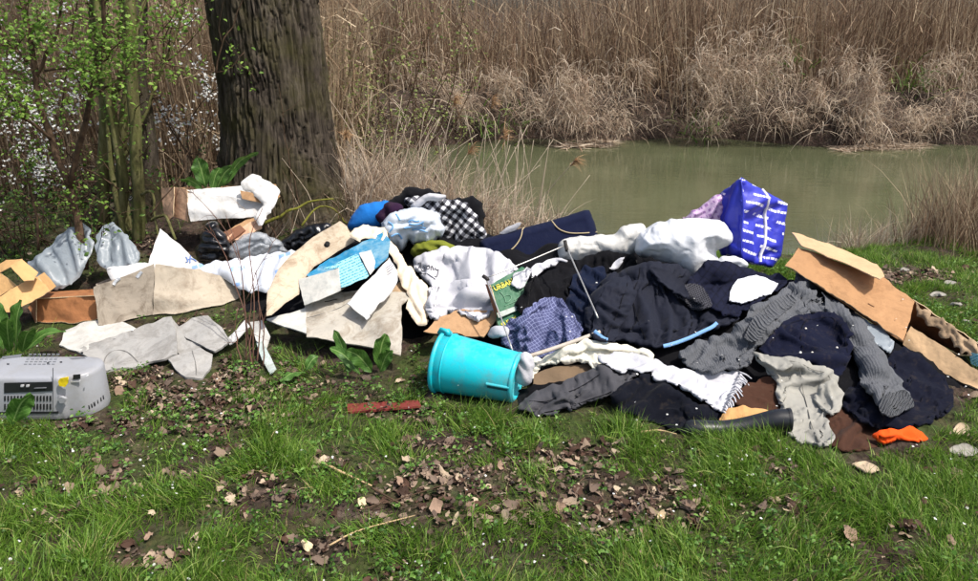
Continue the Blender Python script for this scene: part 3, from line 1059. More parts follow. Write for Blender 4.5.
STEM = None
def stem_mat():
    t = NT('green_grey_stem')
    co = t.obj()
    mp = t.n('Mapping'); mp.inputs['Scale'].default_value = (14, 14, 4)
    t.l(co, mp.inputs[0])
    n = t.noise(1.5, 5, .7, mp.outputs[0])
    c = t.ramp(n, [(.3, rgb(62, 58, 38)), (.5, rgb(92, 90, 56)), (.7, rgb(120, 116, 82))])
    m = t.ramp(t.noise(5, 4, .7, co), [(.5, (0, 0, 0, 1)), (.68, (.6, .6, .6, 1))])
    c = t.mix(m, c, rgb(82, 94, 40))
    return t.fin(c, .9, .15, t.bump(t.noise(8, 5, .7, mp.outputs[0]), .6, .01))
STEM = stem_mat()
def twig_mat():
    t = NT('brown_twig')
    c = t.ramp(t.noise(18, 4, .7, t.obj()), [(.3, rgb(52, 40, 32)), (.7, rgb(104, 84, 66))])
    return t.fin(c, .9, .15)
TWIG = twig_mat()
LEAFG = leaf_mat('fresh_leaf', [(0, rgb(74, 106, 34)), (.5, rgb(112, 148, 54)), (1, rgb(152, 182, 88))], .4)
LEAFD = leaf_mat('ground_ivy_leaf', [(0, rgb(40, 60, 20)), (.5, rgb(66, 98, 32)), (1, rgb(108, 136, 52))], .3)
BLOSSOM = leaf_mat('white_blossom', [(0, rgb(206, 206, 200)), (1, rgb(244, 244, 240))], .3, .7, .2)

def limb_px(pp, r0, r1, n=14, sides=7, noise=.01):
    """a limb through (u, v, y) points"""
    P = spline([P3(*p) for p in pp], n)
    P = P + noise * np.stack([vn(np.arange(n) * .5, 7 * k, RNG.uniform(0, 50)) for k in range(3)], 1)
    return P, tube(P, np.linspace(r0, r1, n), sides)

def grow_twigs(P, count, L, r, spread=.7, up=.4, start=2, sides=4):
    out, tips = [], []
    for _ in range(count):
        k = RNG.integers(start, len(P))
        d = P[k] - P[max(k - 2, 0)]; d /= np.linalg.norm(d) + 1e-9
        d = d * .6 + RNG.normal(0, spread, 3); d[2] += up * .6
        d /= np.linalg.norm(d)
        l = L * RNG.uniform(.45, 1.1)
        q = spline([P[k], P[k] + d * l * .5 + RNG.normal(0, .05 * l, 3), P[k] + d * l + RNG.normal(0, .14 * l, 3)], 6)
        out.append(tube(q, np.linspace(r, r * .3, 6), sides))
        tips.append(q)
    return out, tips

def leaf_cloud(tips, per, size, jit=.03, zb=.3):
    Q = np.concatenate([t[1:] for t in tips])
    P = np.repeat(Q, per, 0)
    P = P + RNG.normal(0, jit, P.shape)
    n = len(P)
    N = rdir(n, -.2, 1) + np.array([0, -.2, .5])
    D = rdir(n, -.6, .8)
    L = RNG.uniform(.55, 1.25, n) * size
    return leaves(P, N, D, L, L * .55, .2, .15)

def multi_stem_tree():
    o0 = P3(132, 240, 4.7); o0[2] = ground_z(o0[0], o0[1])
    t = thing('multi_stem_tree', 'cluster of slim greenish upright stems left of the big trunk', 'tree', o0)
    stems = [([(138, 248, 4.55), (136, 170, 4.55), (133, 90, 4.6), (131, 20, 4.6), (131, -60, 4.7)], .038, .03),
             ([(118, 240, 4.65), (124, 180, 4.65), (112, 120, 4.7), (104, 60, 4.7), (92, -30, 4.8)], .032, .024),
             ([(128, 242, 4.75), (120, 160, 4.8), (128, 80, 4.8), (124, 0, 4.8), (126, -50, 4.8)], .03, .024),
             ([(108, 238, 4.8), (102, 180, 4.8), (106, 110, 4.8), (97, 40, 4.85), (95, -40, 4.9)], .04, .03),
             ([(152, 235, 4.9), (148, 170, 4.9), (140, 100, 4.9), (136, 30, 4.9), (140, -60, 5.0)], .075, .05),
             ([(125, 240, 4.6), (108, 130, 4.7), (128, 55, 4.75), (150, -10, 4.9)], .02, .012),
             ([(118, 170, 4.75), (150, 100, 4.8), (180, 20, 4.9), (186, -30, 4.9)], .012, .006)]
    tips = []
    for pp, a, b in stems:
        P, (V, F) = limb_px(pp, a, b, 22, 9, .012)
        ms = mesh_obj('stem', V, F, BARK if a > .06 else STEM, parent=t)
        if a > .06:
            set_attr(ms, 'groove', RNG.uniform(0, .4, len(V)))
        tw, tp = grow_twigs(P, 9, .4, .005, .8, .3, 4)
        for V, F in tw:
            mesh_obj('twig', V, F, TWIG, parent=ms)
        tips += tp
    V, F = leaf_cloud(tips, 2, .025)
    c = mesh_obj('crown', V, F, LEAFG, parent=t)
    # arched dead stem at its foot
    P, (V, F) = limb_px([(140, 195, 4.5), (152, 192, 4.45), (156, 215, 4.4), (160, 240, 4.35)], .009, .006)
    mesh_obj('stem', V, F, STEM, parent=t)
    P, (V, F) = limb_px([(150, 222, 4.4), (166, 216, 4.35), (176, 240, 4.2)], .01, .008)
    mesh_obj('stem', V, F, STEM, parent=t)
multi_stem_tree()

def sapling():
    o0 = P3(85, 265, 4.1); o0[2] = ground_z(o0[0], o0[1])
    t = thing('leafy_sapling', 'forked young tree with bright new leaves at the left edge', 'tree', o0)
    main = [([(86, 268, 4.05), (78, 220, 4.08), (70, 185, 4.1)], .024, .02),
            ([(70, 185, 4.1), (50, 140, 4.15), (36, 80, 4.2), (28, 20, 4.25), (15, -40, 4.3)], .02, .012),
            ([(70, 185, 4.1), (84, 130, 4.05), (98, 70, 4.0), (104, 20, 3.95), (100, -40, 3.9)], .017, .008),
            ([(50, 140, 4.15), (20, 110, 4.0), (-15, 70, 3.9)], .01, .005),
            ([(36, 80, 4.2), (58, 30, 4.2), (64, -30, 4.2)], .01, .005),
            ([(28, 60, 4.22), (6, 40, 4.3), (-20, -10, 4.3)], .01, .005),
            ([(90, 100, 4.03), (140, 60, 4.1), (165, 20, 4.2)], .006, .003),
            ([(40, 250, 4.2), (30, 190, 4.25), (15, 140, 4.3)], .008, .004),
            ([(45, 70, 4.15), (95, 66, 4.0), (120, 40, 3.9)], .007, .003)]
    tips = []
    for pp, a, b in main:
        P, (V, F) = limb_px(pp, a, b, 16, 7, .012)
        ms = mesh_obj('limb', V, F, TWIG, parent=t)
        tw, tp = grow_twigs(P, 12 if a > .008 else 9, .34, .0035, .8, .35, 4)
        for V, F in tw:
            mesh_obj('twig', V, F, TWIG, parent=ms)
        tips += tp
    up = [q for q in tips if q[:, 2].mean() > .95] * 1
    V, F = leaf_cloud(up, 11, .027, .045)
    mesh_obj('crown', V, F, LEAFG, parent=t)
    lo = [q for q in tips if q[:, 2].mean() <= .95]
    V, F = leaf_cloud(lo, 3, .024, .03)
    mesh_obj('crown', V, F, LEAFG, parent=t)
sapling()

def blossom_bush(name, label, centre, rad, nstem, nfl, seed):
    o0 = np.array([centre[0], centre[1], float(ground_z(centre[0], centre[1]))])
    t = thing(name, label, 'bush', o0)
    tw, tips = [], []
    for k in range(nstem):
        b = o0 + np.array([RNG.normal(0, .25), RNG.normal(0, .15), 0])
        e = np.asarray(centre) + RNG.normal(0, 1, 3) * np.array(rad)
        P = spline([b, (b + e) / 2 + RNG.normal(0, .12, 3), e], 10)
        tw.append(tube(P, np.linspace(.008, .003, 10), 4))
        a, tp = grow_twigs(P, 5, .35, .003, .8, .2, 4)
        tw += a; tips += tp
    V, F = join(tw)
    mesh_obj('branches', V, F, TWIG, parent=t)
    Q = np.concatenate(tips)
    P = Q[RNG.integers(0, len(Q), nfl)] + RNG.normal(0, .025, (nfl, 3))
    n = nfl * 3
    P = np.repeat(P, 3, 0)
    L = RNG.uniform(.010, .020, n)
    V, F = leaves(P, rdir(n, 0, 1), rdir(n, -.5, 1), L, L * .9, .2, .1)
    b = mesh_obj('blossom', V, F, BLOSSOM, parent=t)
    b['kind'] = 'stuff'
    P = Q[RNG.integers(0, len(Q), nfl // 3)] + RNG.normal(0, .025, (nfl // 3, 3))
    n = len(P); L = RNG.uniform(.01, .025, n)
    V, F = leaves(P, rdir(n, 0, 1), rdir(n, -.5, 1), L, L * .5, .2, .1)
    b = mesh_obj('foliage', V, F, LEAFG, parent=t)
blossom_bush('blossom_bush', 'white flowering bush between the sapling and the slim stems', P3(60, 95, 5.6), (.40, .25, .42), 14, 1000, 1)
blossom_bush('blossom_bush', 'white flowering bush between the slim stems and the big trunk', P3(185, 85, 5.8), (.22, .2, .32), 7, 420, 2)

def green_brush():
    c = P3(375, 75, 7.6)
    o0 = np.array([c[0], c[1], float(ground_z(c[0], c[1]))])
    t = thing('willow_brush', 'hazy light green brush right behind the big trunk', 'bush', o0)
    tw, tips = [], []
    for k in range(26):
        b = o0 + np.array([RNG.normal(0, .35), RNG.normal(0, .2), 0])
        e = b + np.array([RNG.normal(0, .4), RNG.normal(0, .25), RNG.uniform(.9, 2.0)])
        P = spline([b, (b + e) / 2 + RNG.normal(0, .1, 3), e], 8)
        tw.append(tube(P, np.linspace(.008, .003, 8), 4)); a, tp = grow_twigs(P, 5, .4, .003, .6, .5, 2); tw += a; tips += tp
    V, F = join(tw)
    mesh_obj('branches', V, F, TWIG, parent=t)
    V, F = leaf_cloud(tips, 3, .034, .05)
    mesh_obj('foliage', V, F, leaf_mat('pale_willow_leaf', [(0, rgb(92, 110, 50)), (1, rgb(150, 160, 90))], .4), parent=t)
green_brush()

# low dark brambles at the left foot of the trees
def brambles():
    o0 = P3(55, 262, 4.5); o0[2] = ground_z(o0[0], o0[1])
    t = thing('bramble_thicket', 'dark low bramble thicket under the sapling at far left', 'bush', o0)
    tw, tips = [], []
    for k in range(60):
        u = RNG.uniform(-60, 135)
        b = P3(u, 262, RNG.uniform(4.3, 5.2)); b[2] = ground_z(b[0], b[1])
        e = b + np.array([RNG.normal(0, .35), RNG.normal(-.1, .3), RNG.uniform(.05, .4)])
        P = spline([b, (b + e) / 2 + np.array([0, 0, RNG.uniform(.05, .25)]), e], 10)
        tw.append(tube(P, np.linspace(.004, .0018, 10), 4)); a, tp = grow_twigs(P, 3, .2, .0018, .7, .2, 3); tw += a; tips += tp + [P]
    V, F = join(tw)
    mesh_obj('canes', V, F, TWIG, parent=t)
    V, F = leaf_cloud(tips, 1, .03, .035)
    mesh_obj('foliage', V, F, LEAFD, parent=t)
brambles()

def mossy_branch(name, label, pp, r, tw=4):
    P, (V, F) = limb_px(pp, r, r * .4, 16, 6, .015)
    t = thing(name, label, 'branch', P[0])
    s = mesh_obj('limb', V, F, mat('yellow_moss_bark', cloth_mat, rgb(108, 108, 46), .95, .3, 90, .6, .5, rgb(70, 58, 40)), parent=t)
    if tw:
        a, tp = grow_twigs(P, tw, .25, .002, .7, .3, 3)
        for V, F in a:
            mesh_obj('twig', V, F, TWIG, parent=t)
mossy_branch('mossy_branch', 'yellow mossy branch lying at the foot of the big trunk', [(262, 225, 4.45), (285, 212, 4.5), (308, 203, 4.55), (335, 198, 4.6)], .012)
mossy_branch('mossy_branch', 'crooked mossy twig rising beside the white torn carton', [(300, 225, 4.4), (320, 205, 4.5), (340, 215, 4.5), (352, 225, 4.5)], .007, 8)
def twig_bundle():
    o0 = ground_pt(300, 235)
    t = thing('dry_brushwood', 'tangle of dry twigs in front of the big trunk', 'twigs', o0)
    for k in range(34):
        u = RNG.uniform(250, 355)
        b = P3(u, RNG.uniform(225, 240), RNG.uniform(4.25, 4.6)); b[2] = Hat(b[0], b[1])
        e = b + np.array([RNG.normal(0, .16), RNG.normal(0, .12), RNG.uniform(.04, .45)])
        P = spline([b, (b + e) / 2 + RNG.normal(0, .03, 3), e], 8)
        V, F = tube(P, np.linspace(.003, .001, 8), 4)
        mesh_obj('twig', V, F, TWIG if k % 3 else STRAW, parent=t)
twig_bundle()
# ------------------------------------------------------------------ materials of the rubbish
WHITE = lambda: mat('white_cotton', cloth_mat, rgb(184, 184, 189), .9, .05, 380, .2, .18, rgb(150, 144, 134))
NAVY = lambda: mat('navy_wool', cloth_mat, rgb(17, 19, 34), .9, .25, 420, .4, .12, rgb(66, 66, 70))
BLACKC = lambda: mat('black_cloth', cloth_mat, rgb(17, 17, 20), .9, .25, 420, .4, .12, rgb(60, 60, 62))
BROWNBOX = lambda: mat('brown_cardboard', card_mat, rgb(176, 140, 104), .85, .10, .25, rgb(120, 88, 60))
TANBOX = lambda: mat('tan_cardboard', card_mat, rgb(190, 158, 120), .85, .10, .25, rgb(140, 110, 78))
GREYBOX = lambda: mat('grey_beige_cardboard', card_mat, rgb(152, 142, 128), .85, .12, .5, rgb(100, 88, 74))
GREYBRD = lambda: mat('speckled_grey_board', card_mat, rgb(158, 156, 152), .9, .12, .35, rgb(112, 108, 102), .1)
WPAPER = lambda: mat('white_paper', card_mat, rgb(206, 205, 203), .7, .05, .35, rgb(170, 164, 154), .05)

def knit_mat(name, col, scale=120):
    t = NT(name)
    uvn = t.uv()
    co = t.obj()
    mp = t.n('Mapping'); mp.inputs['Rotation'].default_value = (0, 0, R(35))
    t.l(uvn, mp.inputs[0])
    wv = t.n('TexWave'); wv.inputs['Scale'].default_value = scale * .32; wv.inputs['Distortion'].default_value = 2.5; wv.inputs['Detail'].default_value = 2
    wv.inputs['Detail Scale'].default_value = 3
    t.l(mp.outputs[0], wv.inputs[0])
    n = t.noise(260, 3, .7, co)
    c = t.mix(n, dk(col, .45), dk(col, 1.6))
    c = t.mix(t.math('MULTIPLY', wv.outputs[1], .2), c, dk(col, 1.7))
    nb = t.bump(wv.outputs[1], .35, .005)
    nb = t.bump(n, .6, .004, nb)
    return t.fin(c, .95, .1, nb)

def plaid_mat(name, cols, size=.03, rot=.5, lines=None):
    """woven checks: light, dark and mid bands crossing"""
    t = NT(name)
    mp = t.n('Mapping'); mp.inputs['Rotation'].default_value = (0, 0, rot)
    t.l(t.uv(), mp.inputs[0])
    sx = t.n('SeparateXYZ'); t.l(mp.outputs[0], sx.inputs[0])
    def band(o, w=.5):
        f = t.math('FRACT', t.math('DIVIDE', o, size))
        return t.math('LESS_THAN', f, w)
    if lines:
        a, b = band(sx.outputs[0], lines), band(sx.outputs[1], lines)
        c = t.mix(t.math('MAXIMUM', a, b), cols[0], cols[1])
    else:
        a, b = band(sx.outputs[0]), band(sx.outputs[1])
        s = t.math('MULTIPLY', t.math('ADD', a, b), .5)
        c = t.ramp(s, [(0, cols[0]), (.5, cols[1]), (1, cols[2])])
    n = t.noise(11, 4, .6, t.obj())
    c = t.mix(.25, c, n, 'OVERLAY')
    nb = t.bump(t.noise(300, 2, .6, t.obj()), .3, .002)
    return t.fin(c, .9, .15, nb)

def print_mat(name, base, ink, pitch=.046, fill=.3, word=.13, letter=.011, rot=-.28, gap=.62, rough=.45):
    """rows of small lettering printed on plastic"""
    t = NT(name)
    mp = t.n('Mapping'); mp.inputs['Rotation'].default_value = (0, 0, rot)
    nz = t.n('TexNoise'); nz.inputs['Scale'].default_value = 14; nz.inputs['Detail'].default_value = 2; t.l(t.uv(), nz.inputs['Vector'])
    vm = t.n('VectorMath', operation='MULTIPLY_ADD'); t.l(nz.outputs['Color'], vm.inputs[0]); vm.inputs[1].default_value = (.03, .016, 0); t.l(t.uv(), vm.inputs[2])
    t.l(vm.outputs[0], mp.inputs[0])
    sx = t.n('SeparateXYZ'); t.l(mp.outputs[0], sx.inputs[0])
    row = t.math('DIVIDE', sx.outputs[1], pitch)
    r0 = t.math('LESS_THAN', t.math('FRACT', row), fill)
    sh = t.math('FRACT', t.math('MULTIPLY', t.math('SINE', t.math('MULTIPLY', t.math('FLOOR', row), 12.7)), 43.7))
    wf = t.math('LESS_THAN', t.math('FRACT', t.math('ADD', t.math('DIVIDE', sx.outputs[0], word), sh)), gap)
    lf = t.math('MULTIPLY', t.math('LESS_THAN', t.math('FRACT', t.math('DIVIDE', sx.outputs[0], letter)), .8), t.math('GREATER_THAN', t.noise(26, 2, .5, t.uv()), .38))
    m = t.math('MULTIPLY', t.math('MULTIPLY', r0, wf), lf)
    n = t.noise(8, 4, .6, t.obj())
    b = t.mix(n, dk(base, .75), dk(base, 1.25))
    c = t.mix(m, b, ink)
    nb = t.bump(t.noise(22, 4, .6, t.obj()), .25, .01)
    return t.fin(c, rough, .45, nb)

# ------------------------------------------------------------------ the heap's buried core
m_ = HEAP > .004
ii, jj = np.nonzero(m_)
idx = -np.ones(H.shape, int); idx[ii, jj] = np.arange(len(ii))
V = np.stack([gx[ii], gy[jj], HG[ii, jj] + HEAP[ii, jj] * .93 - .03 + .014 * fbm(gx[ii] * 9, gy[jj] * 9, 0, 17, 3)], 1)
q = m_[:-1, :-1] & m_[1:, :-1] & m_[:-1, 1:] & m_[1:, 1:]
a, b = np.nonzero(q)
F = np.stack([idx[a, b], idx[a + 1, b], idx[a + 1, b + 1], idx[a, b + 1]], 1)
o = mesh_obj('buried_clothes', V, F, BLACKC())
tag(o, 'dark tangled clothes showing in the gaps at the bottom of the heap', 'clothes')

# ------------------------------------------------------------------ rubbish on the left
def carton(name, label, faces, m, cat='box', flat=.004):
    """faces: list of (part name, outline, three plane points)"""
    t = thing(name, label, cat, P3(*faces[0][2][0]) * np.array([1, 1, 0]))
    out = []
    for k, f in enumerate(faces):
        kw = f[3] if len(f) > 3 else {}
        mm = kw.pop('m', m)
        out.append(plate(f[0], f[1], f[2], mm, parent=t, seed=k * 7 + len(label), th=kw.pop('th', flat), **kw))
    return t, out

# grey plastic sheet under the sapling
soft('plastic_sheet', [(28, 268), (45, 250), (72, 226), (84, 222), (92, 240), (88, 262), (70, 285), (48, 292)], mat('grey_plastic', plastic_mat, rgb(128, 136, 142), .4, .25, .4, crinkle=.7),
     depth=lambda u, v: 4.15 - (v - 222) * .004, comp=.10, wl=16, amp=.02, collide=False, label='crumpled pale grey plastic sheet under the sapling', cat='plastic sheet')
soft('plastic_sheet', [(95, 240), (108, 222), (120, 228), (134, 246), (138, 268), (112, 270), (98, 262)], mat('grey_plastic', None),
     depth=lambda u, v: 4.1 - (v - 222) * .004, comp=.10, wl=16, amp=.02, collide=False, label='crumpled pale grey plastic sheet between the sapling and the slim stems', cat='plastic sheet')

# white and brown torn carton at the back, in front of the trunk
t, fs = carton('torn_carton', 'torn white and brown carton lying before the big trunk', [
    ('back_panel', [(166, 188), (240, 186), (276, 184), (280, 196), (262, 218), (188, 218)], [(166, 186, 4.55), (276, 184, 4.55), (220, 218, 4.42)], {'m': BROWNBOX()}),
    ('front_panel', [(186, 192), (232, 197), (268, 203), (264, 214), (255, 217), (215, 219), (190, 222)], [(186, 190, 4.40), (264, 204, 4.38), (215, 220, 4.32)], {'m': WPAPER(), 'warp': .012}),
    ('top_panel', [(186, 190), (240, 186), (266, 193), (268, 203), (232, 198), (200, 195)], [(186, 191, 4.45), (262, 186, 4.52), (268, 203, 4.40)], {'m': WPAPER()}),
    ('end_flap', [(161, 188), (174, 187), (173, 216), (168, 221), (163, 210)], [(161, 188, 4.5), (174, 187, 4.40), (168, 221, 4.36)], {'m': mat('pink_brown_card', card_mat, rgb(196, 158, 130))}),
    ('end_flap', [(174, 187), (187, 189), (188, 222), (172, 216)], [(174, 187, 4.44), (187, 189, 4.38), (188, 221, 4.34)], {'m': mat('pink_brown_card', None)})], BROWNBOX())
plate('slot_panel', [(240, 190), (266, 196), (267, 204), (242, 199)], [(240, 190, 4.37), (266, 196, 4.37), (242, 199, 4.35)], BROWNBOX(), parent=t)
soft('torn_paper', [(240, 186), (250, 176), (262, 178), (279, 187), (277, 197), (268, 214), (262, 226), (255, 218), (262, 205), (254, 196)], WPAPER(), depth=lambda u, v: 4.34 + (200 - v) * .004, comp=.05, wl=7, amp=.005,
     collide=False, step=2, parent=t)
# broken brown card and wood under it
for k, (pp, y0, lab) in enumerate([([(205, 245), (232, 228), (252, 216), (258, 222), (240, 236), (215, 250)], 4.2, 'brown strip of broken cardboard below the torn carton, upper one'),
                              ([(196, 252), (215, 236), (240, 225), (246, 230), (222, 246), (204, 258)], 4.12, 'reddish brown strip of broken wood below the torn carton'),
                              ([(222, 240), (250, 222), (262, 220), (262, 228), (240, 240)], 4.16, 'pale brown strip of broken cardboard below the torn carton, right one')]):
    plate('broken_strip', pp, [(pp[0][0], pp[0][1], y0), (pp[2][0], pp[2][1], y0 + .15), (pp[4][0], pp[4][1], y0 + .02)], [BROWNBOX(), mat('red_wood', card_mat, rgb(124, 86, 66)), mat('pink_brown_card', None)][k], th=.012, label=lab, cat='cardboard', group='broken strips under the carton')

BAGBLK = mat('black_bin_bag', plastic_mat, rgb(20, 20, 24), .28, .2, .35, 0, .6, 30)
def clear_bag():
    t = NT('clear_plastic')
    co = t.obj()
    c = t.mix(t.noise(14, 4, .6, co), rgb(150, 156, 164), rgb(226, 230, 234))
    t.b.inputs['Alpha'].default_value = .55
    return t.fin(c, .15, .7, t.bump(t.noise(30, 4, .6, co), .6, .02))
CLEAR = clear_bag()
soft('bin_bag', [(196, 258), (200, 240), (208, 224), (218, 226), (228, 240), (230, 256), (214, 262)], BAGBLK, y=4.05, puff=.08, back=.1, comp=.14, wl=8, amp=.014, collide=False, step=2, ridge=.9,
     label='small shiny black bin bag behind the white wrapping', cat='bag')
soft('clear_bag', [(228, 254), (236, 240), (250, 232), (268, 234), (284, 246), (290, 252), (270, 257), (245, 260)], CLEAR, y=4.06, puff=.08, back=.08, comp=.14, wl=8, amp=.014, collide=False, step=2, ridge=.9,
     label='crumpled clear plastic bag beside the small black bag', cat='bag')
soft('bin_bag', [(278, 250), (286, 236), (305, 227), (330, 224), (332, 236), (318, 246), (296, 252)], mat('black_bin_bag', None), y=4.2, puff=.06, back=.1, comp=.14, wl=9, amp=.012, collide=False, step=2, ridge=.8,
     label='flat shiny black bag behind the card with a round hole', cat='bag')

# far left tan carton
t, fs = carton('tan_carton', 'open tan carton with raised flaps at the left edge', [
    ('front_panel', [(-6, 300), (18, 285), (38, 276), (50, 290), (32, 302), (10, 312), (-6, 314)], [(-6, 300, 3.52), (38, 276, 3.62), (10, 312, 3.45)]),
    ('inner_panel', [(-6, 270), (8, 278), (16, 286), (-6, 300)], [(-6, 270, 3.75), (16, 286, 3.6), (-6, 300, 3.6)]),
    ('top_flap', [(10, 266), (22, 259), (38, 272), (34, 280), (24, 281)], [(10, 266, 3.62), (22, 259, 3.68), (38, 274, 3.58)]),
    ('back_flap', [(-6, 268), (6, 260), (22, 259), (10, 267), (-6, 276)], [(-6, 268, 3.8), (22, 259, 3.76), (-6, 276, 3.74)]),
    ('side_panel', [(38, 276), (44, 272), (56, 286), (50, 291)], [(38, 276, 3.63), (44, 272, 3.85), (50, 291, 3.56)])],
    mat('warm_tan_card', card_mat, rgb(202, 160, 108), .85, .08, .15, rgb(160, 118, 76)))
# brown box beside it
t, fs = carton('brown_carton', 'low orange brown carton between the tan and the grey cartons', [
    ('front_panel', [(36, 299), (97, 295), (99, 324), (70, 327), (36, 326)], [(36, 299, 3.62), (97, 295, 3.62), (99, 324, 3.58)], {'warp': .003}),
    ('top_panel', [(38, 298), (46, 292), (96, 289), (97, 295)], [(38, 298, 3.62), (97, 295, 3.62), (96, 289, 3.9)]),
    ('side_panel', [(30, 300), (36, 299), (36, 326), (31, 322)], [(30, 298, 3.85), (36, 299, 3.62), (36, 326, 3.58)])],
    mat('orange_brown_card', card_mat, rgb(160, 108, 70), .8, .12, .35, rgb(106, 70, 46)))

# grey-beige open box
t, gb = carton('grey_carton', 'large open grey beige carton with taped front panel and white wrapping', [
    ('front_panel', [(93, 287), (125, 276), (155, 264), (154, 296), (153, 316), (128, 322), (99, 326), (96, 306)], [(93, 287, 3.56), (155, 264, 3.74), (99, 325, 3.52)], {'warp': .006}),
    ('side_panel', [(155, 264), (200, 270), (230, 278), (241, 284), (240, 298), (236, 306), (200, 313), (170, 317), (153, 316), (154, 290)], [(155, 264, 3.74), (241, 284, 3.88), (153, 316, 3.66)],
     {'bow': lambda u, v: -.07 * np.sin(np.clip((u - 155) / 86, 0, 1) * math.pi) * np.clip((v - 255) / 60, 0, 1), 'smooth': False, 'm': mat('lit_grey_cardboard', card_mat, rgb(180, 168, 150), .85, .1, .4, rgb(124, 108, 90))}),  # lighter card colour carries the brighter light on this side
    ('back_panel', [(96, 284), (155, 262), (236, 280), (230, 300), (150, 300), (100, 304)], [(96, 284, 3.95), (236, 280, 4.0), (150, 300, 3.9)])],
    GREYBOX())
for k, pp in enumerate([[(113, 285), (119, 276), (121, 288)], [(137, 277), (142, 271), (142, 284)]]):
    line_on('tape', gb[0], [pp[0], pp[1]], .016, CLEAR, 4, parent=gb[0].o)

# white wrapping inside it
soft('white_wrapping', [(150, 268), (175, 266), (215, 262), (250, 256), (285, 252), (312, 250), (300, 262), (286, 276), (272, 290), (250, 292), (225, 280), (190, 272), (165, 268)],
     mat('white_plastic_print', print_mat, rgb(204, 208, 216), rgb(140, 170, 214), .06, .25, .2, .03, .3, .3, .4), depth=lambda u, v: 3.95 - (v - 252) * .004, comp=.08, wl=18, amp=.012, collide=False,
     label='white plastic wrapping with faint blue print stretched behind the grey carton', cat='wrapping')
soft('white_sheet', [(108, 268), (125, 266), (155, 262), (185, 268), (160, 274), (130, 284), (112, 280)], WPAPER(), depth=lambda u, v: 3.82 - (v - 262) * .004, comp=.04, wl=18, amp=.006, collide=False,
     label='flat white sheet sticking out left over the grey carton edge', cat='paper')
tri = plate('white_card', [(146, 268), (160, 229), (180, 245), (199, 263), (190, 268), (165, 268)], [(146, 268, 3.85), (160, 229, 4.0), (199, 263, 3.92)], WPAPER(), label='upright white triangular card above the grey carton', cat='card', warp=.006)
for s_ in ([(186, 257), (189, 262), (186, 262)], [(187, 260), (192, 258), (195, 262)], [(190, 256), (191, 263)]):
    line_on('printed_mark', tri, s_, .006, mat('blue_ink', plastic_mat, rgb(96, 124, 178), .7), 5, .002)

# grey boards on the ground
plate('light_grey_sheet', [(60, 350), (66, 332), (80, 325), (122, 324), (140, 332), (110, 345), (85, 356)], [(64, 348, 3.32), (80, 325, 3.55), (122, 326, 3.55)], mat('pale_grey_card', card_mat, rgb(186, 184, 178), .9, .1, .3, rgb(140, 136, 128), .05),
      label='pale grey sheet lying behind the radio', cat='sheet', warp=.012)
b1 = plate('grey_board', [(76, 352), (84, 346), (125, 332), (171, 316), (176, 335), (177, 354), (150, 362), (128, 370), (104, 375), (98, 362)], [(78, 352, 3.26), (171, 316, 3.50), (104, 375, 3.06)], GREYBRD(), th=.01,
      label='long speckled grey board lying beside the radio', cat='board', warp=.010)
line_on('scored_curve', b1, [(103, 370), (106, 356), (116, 350), (128, 352), (138, 362)], .004, mat('dark_score', plastic_mat, rgb(112, 110, 106), .9), 16, .002)
b2 = plate('grey_board', [(168, 360), (180, 354), (200, 348), (213, 354), (211, 368), (203, 384), (186, 382)], [(168, 360, 3.12), (213, 354, 3.2), (203, 384, 2.99)], GREYBRD(), th=.01,
      label='small speckled grey board with its point on the leaf litter', cat='board', warp=.008)
line_on('crease', b2, [(192, 350), (196, 364), (197, 380)], .003, mat('dark_score', None), 10, .002)
plate('grey_board', [(178, 328), (192, 318), (208, 315), (222, 328), (230, 342), (215, 352), (203, 346), (186, 338)], [(178, 330, 3.40), (210, 315, 3.52), (215, 352, 3.22)], GREYBRD(), th=.01,
      label='speckled grey board propped above the small pointed one', cat='board', warp=.008)
plate('grey_flap', [(171, 317), (180, 328), (186, 340), (202, 346), (182, 356), (177, 352)], [(171, 317, 3.5), (202, 346, 3.27), (178, 353, 3.22)], GREYBRD(), th=.008, label='narrow shaded grey flap between the grey boards', cat='board', warp=.004)
# white scraps right of them
plate('scrap', [(226, 340), (236, 330), (245, 320), (250, 326), (240, 336), (230, 345)], [(226, 340, 3.35), (245, 320, 3.5), (240, 336, 3.36)], WPAPER(), label='torn white scrap among the reddish twigs, left one', cat='paper', warp=.008)
plate('scrap', [(256, 342), (262, 340), (276, 368), (270, 374), (262, 360)], [(256, 342, 3.32), (262, 340, 3.32), (274, 370, 3.06)], mat('pale_teal_scrap', card_mat, rgb(192, 206, 200), .7), label='slim pale white and teal strip leaning below the reddish twigs', cat='strip', warp=.006)
plate('scrap', [(250, 322), (262, 320), (270, 336), (266, 350), (256, 340)], [(250, 322, 3.45), (262, 320, 3.45), (266, 350, 3.25)], mat('pale_grey_card', None), label='crumpled grey paper at the dark gap under the hole card', cat='paper', warp=.015)

